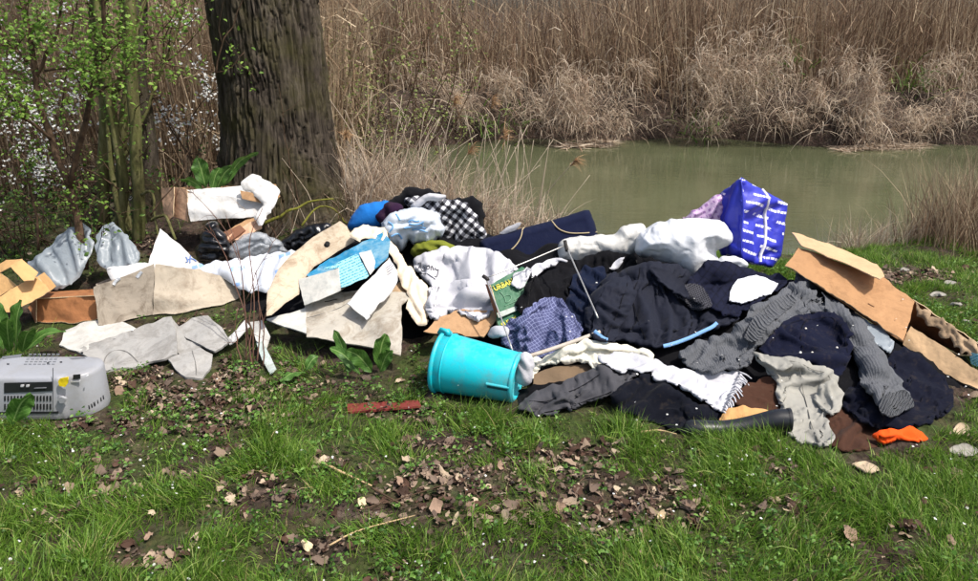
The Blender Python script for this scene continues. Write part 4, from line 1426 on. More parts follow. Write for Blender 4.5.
# beige cardboard with round hole, curving
hc = soft('hole_card', [(266, 316), (267, 292), (279, 268), (290, 256), (312, 238), (340, 221), (347, 226), (355, 241), (332, 255), (314, 267), (303, 280), (299, 294), (284, 304), (272, 315)], mat('beige_card', card_mat, rgb(188, 174, 152), .85, .1, .45, rgb(130, 106, 82)),
     depth=lambda u, v: 3.92 - (v - 222) * .0058 + .0009 * (u - 310) + .05 * np.sin((u - 264) / 92 * math.pi), comp=.02, wl=30, amp=.004, iters=0, collide=False, th=.006, rag=.4, smooth=False,
     label='long curved beige card with a round black hole', cat='cardboard')
a_ = np.linspace(0, 2 * np.pi, 20, endpoint=False)
hp = surf(hc, np.stack([327 + 2.9 * np.cos(a_), 244.5 + 2.5 * np.sin(a_)], 1), .004)
V = np.concatenate([hp, hp - np.array([0, -.02, -.003])]); F = [tuple(range(19, -1, -1))] + [(k, (k + 1) % 20, 20 + (k + 1) % 20, 20 + k) for k in range(20)]
mesh_obj('hole', V, F, mat('hole_black', plastic_mat, rgb(14, 13, 12), .95), parent=hc.o, smooth=False)

# teal printed box with grey end
def teal_label(name):
    t = NT(name)
    co = t.uv()
    mp = t.n('Mapping'); mp.inputs['Rotation'].default_value = (0, 0, .42)
    t.l(co, mp.inputs[0])
    sx = t.n('SeparateXYZ'); t.l(mp.outputs[0], sx.inputs[0])
    row = t.math('LESS_THAN', t.math('FRACT', t.math('DIVIDE', sx.outputs[1], .0115)), .45)
    n = t.noise(130, 3, .7, co)
    m = t.math('MULTIPLY', row, t.math('GREATER_THAN', n, .48))
    c = t.mix(m, rgb(150, 206, 214), rgb(62, 138, 160))
    return t.fin(c, .6, .3, t.bump(t.noise(30, 4, .6, co), .2, .01))
TEAL = mat('teal_print', card_mat, rgb(44, 128, 168), .55, .12, .4, rgb(148, 178, 186), .05)
t, tb = carton('teal_carton', 'flattened teal printed carton with pale label', [
    ('printed_panel', [(307, 274), (330, 259), (356, 246), (384, 232), (390, 240), (388, 256), (376, 268), (340, 288), (318, 291)], [(307, 276, 3.62), (384, 232, 3.82), (340, 290, 3.48)], {'m': TEAL, 'warp': .005}),
    ('grey_panel', [(299, 280), (338, 268), (341, 291), (322, 298), (304, 306)], [(299, 280, 3.60), (338, 268, 3.58), (304, 306, 3.45)], {'m': mat('light_grey_card', card_mat, rgb(196, 194, 186), .8, .06, .3, rgb(150, 156, 154))}),
    ('hidden_panel', [(310, 276), (384, 236), (388, 258), (340, 290)], [(310, 276, 3.7), (384, 236, 3.9), (340, 290, 3.56)], {'m': GREYBOX()})], TEAL)
plate('pale_label', [(323, 269), (357, 254), (369, 276), (341, 288), (338, 268)], [(323, 269, 3.60), (357, 254, 3.66), (341, 288, 3.46)], mat('teal_label', teal_label), parent=tb[0].o, th=.002, warp=.002)
plate('grey_label', [(359, 253), (371, 250), (377, 266), (370, 275)], [(359, 253, 3.66), (371, 250, 3.69), (370, 275, 3.53)], mat('light_grey_card', None), parent=tb[0].o, th=.002, warp=.002)
# beige sheet on the ground in front
fl = plate('beige_card', [(305, 303), (340, 292), (380, 288), (404, 292), (415, 296), (402, 304), (401, 355), (392, 353), (366, 346), (338, 342), (306, 336)], [(305, 304, 3.52), (404, 294, 3.52), (340, 343, 3.20)], mat('dirty_beige_card', card_mat, rgb(176, 170, 158), .9, .12, .5, rgb(132, 120, 104)), th=.006,
      label='flattened dirty beige carton hanging down to the weeds', cat='cardboard', warp=.014)
line_on('fold_line', fl, [(307, 318), (340, 308), (356, 296)], .003, mat('dark_score', None), 14, .001)
line_on('slot', fl, [(325, 302), (337, 299)], .006, mat('hole_black', None), 6, .001)
plate('grey_flap', [(266, 319), (290, 313), (306, 308), (306, 333), (285, 327)], [(266, 319, 3.45), (306, 308, 3.50), (306, 332, 3.28)], mat('light_grey_card', None), th=.006, label='pointed pale grey flap left of the flattened beige carton', cat='cardboard')
wc = plate('white_card', [(348, 304), (360, 289), (375, 274), (390, 257), (398, 272), (397, 284), (384, 300), (380, 302), (367, 320), (358, 312)], [(348, 304, 3.38), (390, 257, 3.64), (367, 320, 3.28)], WPAPER(),
      label='white card lying slanted across the teal carton', cat='card', warp=.006)
for q in range(4):
    line_on('writing', wc, [(386 + q * .5, 268 + q * 2.2), (394 - q * .6, 262 + q * 3.2)], .0022, mat('grey_ink', plastic_mat, rgb(120, 120, 140), .8), 6, .002)
# cream cloth draping between
soft('cream_cloth', [(352, 232), (365, 226), (384, 228), (390, 240), (402, 256), (416, 272), (427, 290), (430, 308), (427, 322), (420, 326), (410, 312), (404, 290), (398, 268), (388, 250), (372, 238), (356, 242)],
     mat('cream_linen', cloth_mat, rgb(222, 206, 182), .9, .1, 300, .3, .3, rgb(168, 140, 108)), depth=lambda u, v: 3.86 - (v - 226) * .0052, comp=.12, ani=.7, adir=-.6, wl=9, amp=.014, collide=False,
     label='cream cloth draped from the blue rag down past the white card', cat='cloth')
soft('brown_paper', [(388, 292), (400, 282), (414, 280), (418, 292), (404, 304), (390, 303)], mat('kraft_paper', card_mat, rgb(176, 150, 120)), depth=lambda u, v: 3.62 - (v - 280) * .005, comp=.1, wl=8, amp=.012, collide=False, step=2,
     label='crumpled brown paper under the cream cloth', cat='paper')

# ------------------------------------------------------------------ back of the heap
soft('black_jacket', [(383, 214), (391, 198), (410, 188), (436, 191), (452, 199), (470, 197), (482, 203), (484, 222), (470, 238), (400, 238)], BLACKC(), y=4.22, puff=.1, back=.16, comp=.10, wl=16, amp=.02, collide=False,
     label='black jacket bunched on the left crest of the heap', cat='jacket')
soft('blue_rag', [(348, 224), (360, 208), (378, 202), (392, 204), (392, 220), (370, 232), (355, 232)], mat('bright_blue_cloth', cloth_mat, rgb(34, 112, 190), .7, .15, 300, .3, .1), y=4.05, puff=.07, back=.1, comp=.10, wl=14, amp=.014, collide=False,
     label='bright blue rag at the left end of the heap', cat='rag')
soft('purple_rag', [(374, 216), (384, 204), (394, 202), (402, 206), (398, 220), (384, 228)], mat('dark_purple_cloth', cloth_mat, rgb(44, 26, 48)), y=4.0, puff=.06, back=.08, comp=.10, wl=10, amp=.012, collide=False, step=2,
     label='dark purple rag beside the bright blue one', cat='rag')
soft('plaid_shirt', [(404, 204), (420, 196), (440, 195), (462, 202), (476, 212), (484, 230), (488, 248), (470, 256), (450, 250), (438, 232), (420, 218)], mat('black_white_plaid', plaid_mat, [rgb(204, 204, 206), rgb(92, 92, 98), rgb(20, 20, 24)], .030, .9),
     y=4.05, puff=.07, back=.1, comp=.16, ani=.5, adir=.4, wl=12, amp=.02, collide=False, label='black and white checked shirt on the heap crest', cat='shirt')
soft('white_collar', [(410, 206), (422, 196), (434, 194), (446, 196), (440, 201), (426, 202), (416, 209)], WHITE(), y=3.96, puff=.03, back=.04, comp=.12, wl=7, amp=.01, collide=False, step=2, label='white scrap of cloth on top of the checked shirt', cat='cloth')
wb = soft('printed_bag', [(380, 228), (392, 214), (412, 207), (430, 210), (442, 220), (442, 236), (428, 246), (410, 241), (402, 250), (392, 248), (384, 238)], mat('white_plastic_film', plastic_mat, rgb(204, 212, 222), .35, .05, .3, crinkle=.6), y=3.93, puff=.11, back=.1, comp=.06, wl=9, amp=.008, collide=False, ridge=.9, ani=.4, step=2.2,
     label='white plastic bag with blue print beside the checked shirt', cat='bag')
for s_ in ([(408, 222), (412, 218), (416, 224), (420, 219), (423, 226)], [(404, 228), (414, 227), (426, 229)], [(388, 222), (394, 226), (390, 232)], [(412, 231), (418, 230), (428, 233)], [(396, 214), (400, 220)], [(392, 236), (398, 234), (402, 240)], [(409, 224), (418, 225), (424, 222)]):
    line_on('blue_print', wb, s_, .008, mat('sky_blue_ink', plastic_mat, rgb(112, 164, 210), .5), 8, .003)
soft('olive_rag', [(410, 252), (418, 243), (436, 240), (452, 244), (458, 252), (444, 258), (420, 260)], mat('olive_cloth', cloth_mat, rgb(112, 118, 44), .9, .25, 300, .4, .4, rgb(40, 30, 26)), depth=lambda u, v: 3.86 + 0 * u, puff=.05, comp=.12, wl=8, amp=.012, collide=False, step=2,
     label='olive and maroon rag under the printed bag', cat='rag')

# navy padded case
def case_depth(u, v):
    return 4.02 + .0009 * (u - 540) + (238 - v) * .0025
cs = soft('navy_case', [(480, 242), (496, 235), (520, 229), (560, 218), (586, 210), (591, 214), (597, 232), (600, 246), (592, 258), (560, 266), (520, 276), (494, 274), (486, 258)], mat('navy_canvas', cloth_mat, rgb(22, 27, 50), .85, .15, 500, .4, .12, rgb(70, 72, 84)),
          depth=case_depth, puff=.05, pr=8, back=.10, comp=.015, wl=26, amp=.006, iters=20, collide=False, rag=.5, label='large navy padded case lying behind the white shirts', cat='case')
CORD = mat('beige_cord', cloth_mat, rgb(176, 160, 128))
line_on('cord', cs, [(523, 224), (521, 238), (511, 250), (497, 257)], .007, CORD, 18, .006, False)
line_on('cord', cs, [(551, 220), (560, 229), (574, 233), (597, 232)], .007, CORD, 18, .006, False)
soft('white_trim', [(500, 233), (512, 225), (521, 222), (516, 229), (506, 234)], WHITE(), y=3.98, puff=.01, comp=.05, wl=8, amp=.006, collide=False, step=2, label='small white rag on the edge of the navy case', cat='rag')

# ------------------------------------------------------------------ white heap in the middle
soft('brown_card', [(424, 331), (436, 319), (462, 308), (500, 312), (494, 324), (484, 336), (456, 334)], BROWNBOX(), depth=plane_y([(424, 331, 3.22), (490, 318, 3.3), (480, 336, 3.18)]), puff=0, iters=0, smooth=False, step=5, th=.005, lift=0, label='brown card sheet under the white shirts behind the bucket', cat='cardboard')
ws = soft('white_shirt', [(412, 264), (426, 252), (448, 247), (486, 248), (504, 255), (518, 268), (508, 278), (498, 292), (470, 302), (436, 300), (428, 284)], WHITE(), ymax=3.95, puff=.06, comp=.16, wl=13, amp=.022, label='upper white shirt of the middle heap with scribbled writing', cat='shirt')
INK = mat('black_marker', plastic_mat, rgb(60, 60, 66), .8)
for s_ in ([(417, 262), (421, 261), (418, 269)], [(422, 262), (421, 269), (425, 269), (424, 265)], [(427, 266), (430, 264), (430, 269), (427, 269), (428, 266)], [(431, 269), (432, 264), (434, 268)], [(435, 265), (437, 268), (439, 264), (437, 274), (434, 274)], [(420, 273), (428, 273), (434, 277)]):
    line_on('handwriting', ws, s_, .0035, INK, 10, .005)
soft('white_shirt', [(428, 300), (432, 288), (456, 281), (480, 283), (497, 294), (494, 308), (482, 320), (466, 317), (452, 313), (434, 322), (426, 314)], WHITE(), ymax=3.6, puff=.07, comp=.18, ani=.4, adir=.5, wl=11, amp=.02, label='lower white shirt of the middle heap hanging over the brown card', cat='shirt')

# green book-like box
BK = mat('green_cover', card_mat, rgb(44, 96, 68), .5, .15, .25, rgb(110, 140, 116), .02)
t, bf = carton('green_book', 'green box file with yellow lettering behind the bucket', [
    ('cover', [(490, 285), (522, 267), (528, 270), (526, 290), (524, 322), (500, 330)], [(490, 285, 3.36), (525, 267, 3.46), (502, 330, 3.18)], {'th': .03, 'warp': .001}),
    ('spine', [(485, 284), (490, 285), (499, 316), (496, 318)], [(485, 284, 3.40), (490, 285, 3.355), (498, 317, 3.23)], {'m': mat('red_brown_spine', card_mat, rgb(124, 72, 48))}),
    ('band', [(497, 313), (526, 302), (526, 306), (499, 318)], [(497, 313, 3.225), (526, 302, 3.30), (499, 318, 3.20)], {'m': mat('grey_band', card_mat, rgb(170, 178, 170)), 'th': .003, 'warp': 0})], BK)
YEL = mat('yellow_ink', plastic_mat, rgb(206, 196, 60), .6)
def letter_mesh(txt, a, b, hpx, parent, s, m, bold=0.0):
    """flat lettering on a soft thing's surface from a to b"""
    cu = bpy.data.curves.new('lettering', 'FONT'); cu.body = txt; cu.size = 1; cu.offset = bold; cu.resolution_u = 2
    ob = bpy.data.objects.new('lettering', cu); COL.objects.link(ob)
    dg = bpy.context.evaluated_depsgraph_get()
    me = bpy.data.meshes.new_from_object(ob.evaluated_get(dg))
    bpy.data.objects.remove(ob)
    co = np.zeros(len(me.vertices) * 3); me.vertices.foreach_get('co', co); co = co.reshape(-1, 3)
    Fs = [tuple(p.vertices) for p in me.polygons]
    wmax = co[:, 0].max()
    a, b = np.asarray(a, float), np.asarray(b, float)
    d = (b - a) / wmax
    up = np.array([d[1], -d[0]]); up /= np.linalg.norm(up)
    if up[1] > 0: up = -up
    up = up * hpx + np.array([-.10, 0]) * hpx
    Q = a + co[:, :1] * d + co[:, 1:2] * up / .72
    f = None
    V = surf(s, Q, .003)
    # a flat fit keeps the letters crisp
    A = np.c_[Q, np.ones(len(Q))]
    coef, *_ = np.linalg.lstsq(A, V, rcond=None)
    V = A @ coef
    c = np.array([0, 0, CAM_H]) - V.mean(0); c /= np.linalg.norm(c)
    return mesh_obj('lettering', V + c * .002, Fs, m, parent=parent, smooth=False)
letter_mesh('URBANCE', (495, 291), (521, 280), 5.5, bf[0].o, bf[0], YEL, .02)
letter_mesh('SUMM', (503, 328), (518, 320), 5, bf[0].o, bf[0], YEL, .02)
for s_ in ([(500, 292), (506, 298), (504, 304), (512, 300), (510, 294), (504, 296)], [(512, 290), (518, 288), (520, 296), (514, 300)], [(505, 306), (514, 302), (522, 300)]):
    line_on('drawing', bf[0], s_, .002, mat('pale_green_ink', plastic_mat, rgb(120, 164, 132), .7), 12, .003)

# white plastic between case and coat
soft('white_plastic', [(560, 262), (562, 241), (590, 236), (612, 233), (625, 226), (640, 224), (648, 238), (640, 256), (612, 262), (580, 266)], mat('white_sheet_plastic', plastic_mat, rgb(206, 204, 198), .5, .06, .35, crinkle=.6), y=3.86, puff=.09, back=.1, comp=.04, wl=10, amp=.005, collide=False, ridge=1, ani=.6, rag=1.5,
     label='white crumpled plastic between the navy case and the white bag', cat='plastic sheet')
soft('white_cloth', [(512, 276), (530, 266), (556, 258), (566, 262), (545, 270), (528, 280), (518, 290)], WHITE(), ymax=3.75, puff=.02, comp=.12, wl=9, amp=.01, step=2, label='white cloth edge under the navy case above the black clothes', cat='cloth')
# bags at the back right
soft('pink_bag', [(682, 218), (698, 207), (712, 199), (722, 196), (728, 212), (716, 226), (696, 226)], mat('pink_print', print_mat, rgb(206, 176, 206), rgb(150, 110, 160), .02, .5, .03, .02, .4, .6), y=4.02, puff=.06, back=.08, comp=.08, wl=10, amp=.012, collide=False, step=2,
     label='pink lilac bag peeking out between white and blue bags', cat='bag')
def bag_depth(u, v):
    return 3.86 + np.where(u < 742, (742 - u) * .0075, (u - 742) * .0035) + (220 - v) * .0012
BLUE = rgb(44, 50, 172)
bb = soft('blue_bag', [(741, 178), (752, 184), (770, 193), (787, 204), (785, 226), (781, 256), (772, 268), (752, 264), (738, 260), (722, 256), (718, 246), (724, 236), (718, 224), (714, 210), (712, 202), (724, 190)],
          mat('blue_printed_plastic', print_mat, BLUE, rgb(222, 222, 234), .040, .26, .105, .0105, -.30, .66), depth=bag_depth, puff=.03, pr=8, back=.32, comp=.09, wl=10, amp=.012, collide=False, ridge=.6, rag=.6, smooth=False,
          label='big royal blue zipped bag with rows of white lettering by the water', cat='bag')
line_on('zip', bb, [(762, 188), (766, 200), (768, 220), (766, 240), (761, 262)], .017, mat('white_zip_tape', cloth_mat, rgb(222, 220, 224), .8, .05), 24, .008)
lf = soft('side_panel', [(741, 181), (742, 215), (741, 254), (724, 252), (720, 246), (726, 236), (720, 222), (716, 208), (728, 191)], mat('plain_royal_blue', plastic_mat, rgb(36, 46, 168), .45, .2, .4), depth=lambda u, v: bag_depth(u, v) - .045, puff=.02, comp=.12, wl=8, amp=.014, collide=False, step=2, ridge=.8, parent=bb.o)
line_on('piping', bb, [(741, 180), (743, 200), (742, 225), (741, 256)], .009, mat('plain_royal_blue', None), 18, .03, False)
wbg = soft('white_bag', [(636, 242), (644, 230), (662, 221), (698, 218), (722, 221), (732, 234), (729, 245), (716, 252), (718, 262), (704, 276), (690, 284), (674, 270), (650, 262), (637, 256)], mat('white_bag_plastic', plastic_mat, rgb(226, 228, 232), .4, .04, .3, crinkle=.6),
     y=3.76, puff=.17, pr=24, back=.14, comp=.03, wl=13, amp=.0035, collide=False, ridge=1, ani=.6, rag=1.5, label='full white bin bag in front of the blue bag', cat='bag')
soft('white_bag_neck', [(716, 262), (726, 256), (742, 259), (748, 266), (736, 270), (718, 270)], mat('white_bag_plastic', None), y=3.70, puff=.02, comp=.08, wl=8, amp=.008, collide=False, step=2, parent=wbg.o)

# ------------------------------------------------------------------ clothes
soft('black_clothes', [(516, 304), (528, 284), (548, 272), (575, 263), (602, 252), (640, 256), (668, 264), (672, 275), (640, 285), (610, 300), (585, 322), (560, 336), (540, 316), (522, 318)], BLACKC(), ymax=3.8, puff=.06, comp=.16, wl=15, amp=.022,
     label='black garments heaped left of the navy coat', cat='clothes')
soft('dark_blue_jacket', [(555, 326), (566, 305), (574, 276), (592, 266), (606, 270), (604, 295), (606, 325), (598, 340), (572, 338)], mat('dark_blue_denim', cloth_mat, rgb(21, 28, 47), .9, .2, 420, .4), ymax=3.7, puff=.05, comp=.18, ani=.5, adir=1.2, wl=9, amp=.016,
     label='dark blue jacket between the black garments and the big coat', cat='jacket')
soft('check_shirt', [(499, 338), (512, 320), (536, 302), (556, 298), (570, 312), (580, 334), (562, 352), (534, 360), (512, 352)], mat('blue_grey_check', plaid_mat, [rgb(74, 78, 112), rgb(128, 134, 168)], .011, .6, .14), ymax=3.5, puff=.04, comp=.16, wl=12, amp=.016,
     label='blue grey finely checked shirt behind the bucket', cat='shirt')
soft('white_rag', [(488, 336), (492, 327), (506, 326), (508, 334), (498, 340)], WHITE(), ymax=3.4, puff=.03, comp=.1, wl=8, amp=.01, step=2, label='small white rag above the bucket', cat='rag')
coat = soft('navy_coat', [(590, 300), (600, 282), (620, 270), (645, 262), (672, 264), (690, 274), (704, 292), (722, 303), (740, 318), (722, 330), (700, 338), (676, 346), (650, 348), (622, 342), (606, 346), (588, 338), (584, 318)], mat('navy_coat_cloth', cloth_mat, rgb(15, 19, 34), .8, .25, 420, .3, .08, rgb(60, 64, 76), .25),
            ymax=3.75, puff=.11, pr=26, comp=.12, ani=.6, adir=.15, wl=17, amp=.024, iters=70, label='large dark navy coat spread over the middle of the heap', cat='coat')
LBLUE = mat('light_blue_trim', cloth_mat, rgb(118, 160, 206), .8, .08)
line_on('blue_lining', coat, [(664, 345), (690, 338), (712, 328), (720, 322)], .016, LBLUE, 14, .008)
soft('white_patch', [(610, 270), (616, 260), (624, 257), (622, 264), (615, 271)], WHITE(), ymax=3.7, puff=.02, comp=.04, wl=10, amp=.005, step=2, label='white rag peeping out on top of the navy coat', cat='rag')
soft('cream_blanket', [(514, 372), (524, 358), (548, 356), (566, 346), (592, 338), (618, 342), (640, 348), (655, 358), (640, 370), (606, 372), (584, 366), (556, 364), (540, 368), (530, 384), (518, 386)], mat('cream_fleece', cloth_mat, rgb(220, 216, 200), .95, .06, 200, .4), ymax=3.3, puff=.03, comp=.14, wl=11, amp=.014,
     label='cream blanket strip under the coat and crutch', cat='blanket')
plate('brown_board', [(534, 374), (556, 366), (588, 364), (606, 366), (590, 376), (562, 386), (533, 386)], [(534, 376, 2.92), (600, 365, 2.98), (562, 386, 2.86)], mat('dark_brown_card', card_mat, rgb(110, 92, 72)), label='dirty brown board above the charcoal trousers', cat='board', warp=.008)
soft('black_rag', [(518, 404), (522, 388), (548, 384), (580, 378), (572, 392), (545, 400), (526, 410)], BLACKC(), ymax=3.0, puff=.02, comp=.12, wl=11, amp=.012, label='black rag between the bucket and the charcoal trousers', cat='rag')
tr = soft('charcoal_trousers', [(521, 412), (521, 402), (532, 392), (556, 384), (578, 376), (598, 366), (624, 360), (640, 366), (636, 380), (616, 394), (590, 404), (562, 412), (538, 416)], mat('charcoal_cotton', cloth_mat, rgb(70, 70, 74), .9, .12, 360, .35, .2, rgb(110, 104, 96)), ymax=3.0, puff=.06, comp=.11, ani=.6, adir=-.4, wl=14, amp=.016,
     label='washed charcoal trousers along the front of the heap', cat='trousers')
line_on('seam', tr, [(545, 411), (575, 404), (610, 391), (634, 376)], .003, BLACKC(), 20, .003)
bg_ = soft('black_garment', [(610, 396), (625, 384), (645, 374), (670, 386), (700, 404), (724, 413), (730, 426), (706, 432), (672, 430), (640, 420), (618, 410)], mat('black_navy_cloth', cloth_mat, rgb(15, 17, 25), .9, .2, 420, .3), ymax=2.95, puff=.04, comp=.12, ani=.5, adir=.9, wl=14, amp=.016,
     label='black garment dotted with petals at the front', cat='clothes')
sc = soft('white_scarf', [(596, 356), (618, 350), (640, 354), (664, 364), (692, 372), (722, 370), (742, 372), (740, 386), (732, 402), (724, 412), (706, 402), (688, 392), (664, 382), (640, 372), (614, 372)], WHITE(), ymax=3.2, puff=.035, comp=.11, ani=.6, adir=1.2, wl=13, amp=.014,
          label='white scarf with knotted fringe trailing over the front', cat='scarf')
FR = WHITE()
for k in range(13):
    f = k / 12
    a = np.array([741, 373]) * (1 - f) + np.array([724, 411]) * f
    l = RNG.uniform(7, 13)
    an = .1 + f * .95 + RNG.normal(0, .25)
    p = [a - [2, 1], a + np.array([math.cos(an), math.sin(an)]) * l * .5 + RNG.normal(0, .8, 2), a + np.array([math.cos(an + .3), math.sin(an + .3)]) * l]
    y0 = surf(sc, [a], 0)[0][1]
    q = spline(p, 7)
    P = P3(q[:, 0], q[:, 1], hit(q[:, 0], q[:, 1], 3.2) - .012)
    P[0] = surf(sc, [p[0]], .004)[0]
    V, F = tube(P, np.linspace(.0045, .0028, 7), 5)
    mesh_obj('fringe_tassel', V, F, FR, parent=sc.o)
# right half
soft('brown_cloth', [(734, 398), (748, 386), (770, 378), (782, 392), (784, 414), (760, 412), (744, 408)], mat('brown_suede', cloth_mat, rgb(66, 44, 34), .85, .2, 300, .3), ymax=3.0, puff=.02, comp=.1, wl=12, amp=.012, label='dark brown cloth behind the boot', cat='cloth')
soft('brown_cloth', [(818, 430), (830, 408), (848, 396), (866, 410), (884, 436), (878, 448), (856, 454), (836, 450)], mat('brown_suede', None), ymax=3.0, puff=.025, comp=.1, wl=13, amp=.012, label='dark brown cloth right of the stone grey jacket', cat='cloth')
soft('quilted_vest', [(684, 292), (694, 274), (706, 260), (722, 261), (750, 268), (780, 276), (784, 290), (760, 300), (740, 318), (716, 312), (700, 302)], mat('navy_quilt', plaid_mat, [rgb(18, 21, 40), rgb(11, 13, 26)], .03, .9, .10), ymax=3.8, puff=.06, comp=.08, wl=20, amp=.012,
     label='navy quilted vest below the white bin bag', cat='vest')
soft('black_lace', [(676, 292), (690, 284), (704, 290), (712, 306), (700, 312), (684, 304)], mat('black_lace_cloth', plaid_mat, [rgb(20, 20, 24), rgb(70, 70, 76)], .008, .4, .3), ymax=3.6, puff=.02, comp=.1, wl=10, amp=.01, step=2, label='black lacy fabric on the right shoulder of the coat', cat='cloth')
soft('white_cushion', [(729, 303), (731, 291), (738, 278), (756, 275), (779, 283), (770, 295), (752, 301), (742, 304)], mat('white_film', plastic_mat, rgb(210, 212, 218), .5, .05, .2, crinkle=.6), ymax=3.6, puff=.03, comp=.10, ani=.8, adir=.2, wl=6, amp=.007, step=1.8, rag=.9, smooth=False, label='white frilled pouch on the navy quilted vest', cat='pouch')
GK = mat('grey_marl_knit', knit_mat, rgb(86, 88, 92))
soft('grey_plastic_scrap', [(858, 318), (874, 324), (892, 342), (888, 354), (872, 344), (860, 332)], mat('grey_plastic', None), ymax=3.4, puff=.02, comp=.08, wl=9, amp=.01, step=2, label='grey white plastic scrap behind the grey sleeve', cat='plastic')
soft('navy_jacket', [(842, 398), (862, 380), (886, 356), (910, 350), (938, 372), (954, 396), (950, 412), (926, 424), (896, 430), (868, 424), (850, 414)], mat('navy_jacket_cloth', cloth_mat, rgb(16, 18, 31), .9, .2, 420, .35), ymax=3.2, puff=.05, comp=.13, ani=.4, adir=.8, wl=15, amp=.018, label='dark navy jacket under the big brown box', cat='jacket')
sw = soft('grey_sweater', [(681, 352), (694, 343), (716, 336), (738, 324), (752, 306), (776, 294), (792, 278), (802, 272), (826, 286), (846, 300), (838, 312), (812, 314), (792, 320), (770, 336), (758, 350), (746, 366), (722, 372), (694, 370), (682, 362)], GK, ymax=3.75, puff=.06, comp=.17, ani=.3, adir=.6, wl=13, amp=.022,
          label='grey marl knitted sweater sprawled on the right side', cat='sweater')
soft('sleeve', [(820, 292), (842, 298), (860, 316), (876, 342), (894, 370), (912, 404), (900, 413), (888, 418), (878, 406), (862, 384), (850, 352), (838, 322), (826, 306)], GK, ymax=3.6, puff=.06, pr=10, comp=.12, ani=.5, adir=1.0, wl=13, amp=.014, parent=sw.o)
nv = soft('navy_shirt', [(760, 352), (770, 336), (788, 320), (812, 314), (836, 314), (846, 322), (852, 344), (850, 362), (838, 376), (812, 368), (786, 360)], mat('navy_shirt_cloth', cloth_mat, rgb(16, 19, 37), .85, .2, 420, .3), ymax=3.4, puff=.05, comp=.12, ani=.5, adir=1.3, wl=15, amp=.016,
     label='navy shirt folded beneath the grey sweater', cat='shirt')
jk = soft('stone_jacket', [(754, 352), (772, 357), (790, 358), (806, 362), (834, 370), (838, 384), (843, 398), (837, 414), (826, 415), (833, 432), (831, 444), (818, 446), (804, 445), (790, 438), (784, 422), (778, 404), (774, 384), (764, 370)], mat('stone_grey_cotton', cloth_mat, rgb(150, 148, 140), .9, .1, 380, .3, .25, rgb(112, 106, 96)), ymax=3.1, puff=.04, comp=.14, ani=.45, adir=.35, wl=13, amp=.018,
     label='stone grey jacket hanging down to the grass', cat='jacket')
soft('jacket_pocket', [(816, 392), (822, 383), (834, 380), (843, 397), (838, 413), (824, 412), (816, 402)], mat('stone_grey_cotton', None), ymax=3.0, puff=.03, comp=.08, wl=9, amp=.008, step=2, parent=jk.o)
soft('tan_slipper', [(718, 424), (724, 412), (738, 405), (756, 408), (770, 412), (768, 422), (745, 428), (728, 430)], mat('tan_suede', cloth_mat, rgb(190, 146, 96), .85, .12, 300, .3, .2, rgb(130, 96, 62)), ymax=2.9, puff=.05, comp=.06, wl=12, amp=.008, step=2, label='tan suede slipper under the scarf fringe', cat='slipper')
soft('orange_rag', [(872, 435), (884, 428), (900, 429), (912, 426), (928, 438), (918, 442), (904, 440), (890, 443), (878, 442)], mat('orange_cloth', cloth_mat, rgb(236, 84, 28), .8, .12, 300, .3, .05), ymax=2.8, puff=.035, comp=.18, wl=8, amp=.012, step=2, label='bright orange rag on the grass at the right front', cat='rag')
#==RIGID==

def hem(s, frac=(0, 1), inset=3.0, m=None, w=.0022):
    """stitched hem following part of the outline"""
    k = np.nonzero(s.d < .3)[0]
    c = s.UV.mean(0)
    a = np.arctan2(s.UV[k, 1] - c[1], s.UV[k, 0] - c[0])
    o_ = k[np.argsort(a)]
    n = len(o_)
    o_ = o_[int(frac[0] * n):int(frac[1] * n):2]
    q = s.UV[o_]
    dd = c - q; dd /= np.linalg.norm(dd, axis=1)[:, None]
    P = surf(s, q + dd * inset, .003)
    for _ in range(3):
        P[1:-1] = (P[:-2] + 2 * P[1:-1] + P[2:]) / 4
    V, F = tube(P, w * .5, 4)
    mesh_obj('hem', V, F, m or BLACKC(), parent=s.o)
hem(jk, (.05, .45), 3, mat('stone_seam', cloth_mat, rgb(108, 106, 100)))
hem(nv, (.0, .5), 3)
line_on('seam', coat, [(640, 266), (634, 290), (640, 318), (648, 344)], .003, BLACKC(), 20, .004)
line_on('seam', coat, [(676, 268), (690, 292), (694, 318), (690, 336)], .003, BLACKC(), 20, .004)
line_on('seam', jk, [(800, 364), (806, 390), (812, 418), (818, 442)], .0025, mat('stone_seam', None), 20, .003)
line_on('seam', nv, [(806, 318), (804, 340), (812, 364)], .0025, BLACKC(), 14, .003)
for q_ in ((810, 326), (809, 338), (812, 352), (838, 346)):
    P = surf(nv, [q_], .004)[0]
    V, F = tube([P, P + np.array([0, -.002, .002])], .005, 8)
    mesh_obj('button', V, F, mat('shirt_button', plastic_mat, rgb(196, 190, 180), .4), parent=nv.o)

def rib_mat(name, col, rot):
    t = NT(name)
    mp = t.n('Mapping'); mp.inputs['Rotation'].default_value = (0, 0, rot)
    t.l(t.uv(), mp.inputs[0])
    wv = t.n('TexWave'); wv.inputs['Scale'].default_value = 26; wv.inputs['Distortion'].default_value = .8
    t.l(mp.outputs[0], wv.inputs[0])
    n = t.noise(260, 3, .7, t.obj())
    c = t.mix(n, dk(col, .5), dk(col, 1.5))
    c = t.mix(t.math('ADD', t.math('MULTIPLY', wv.outputs[1], .5), .5), dk(col, .45), c)
    return t.fin(c, .95, .1, t.bump(n, .5, .004, t.bump(wv.outputs[1], .9, .012)))
soft('ribbed_cuff', [(883, 396), (894, 392), (906, 390), (914, 405), (902, 413), (889, 419), (880, 408)], mat('rib_cuff', rib_mat, rgb(94, 96, 100), -.45), ymax=3.2, puff=.012, comp=.05, wl=14, amp=.004, step=2, rag=.8, parent=sw.o)
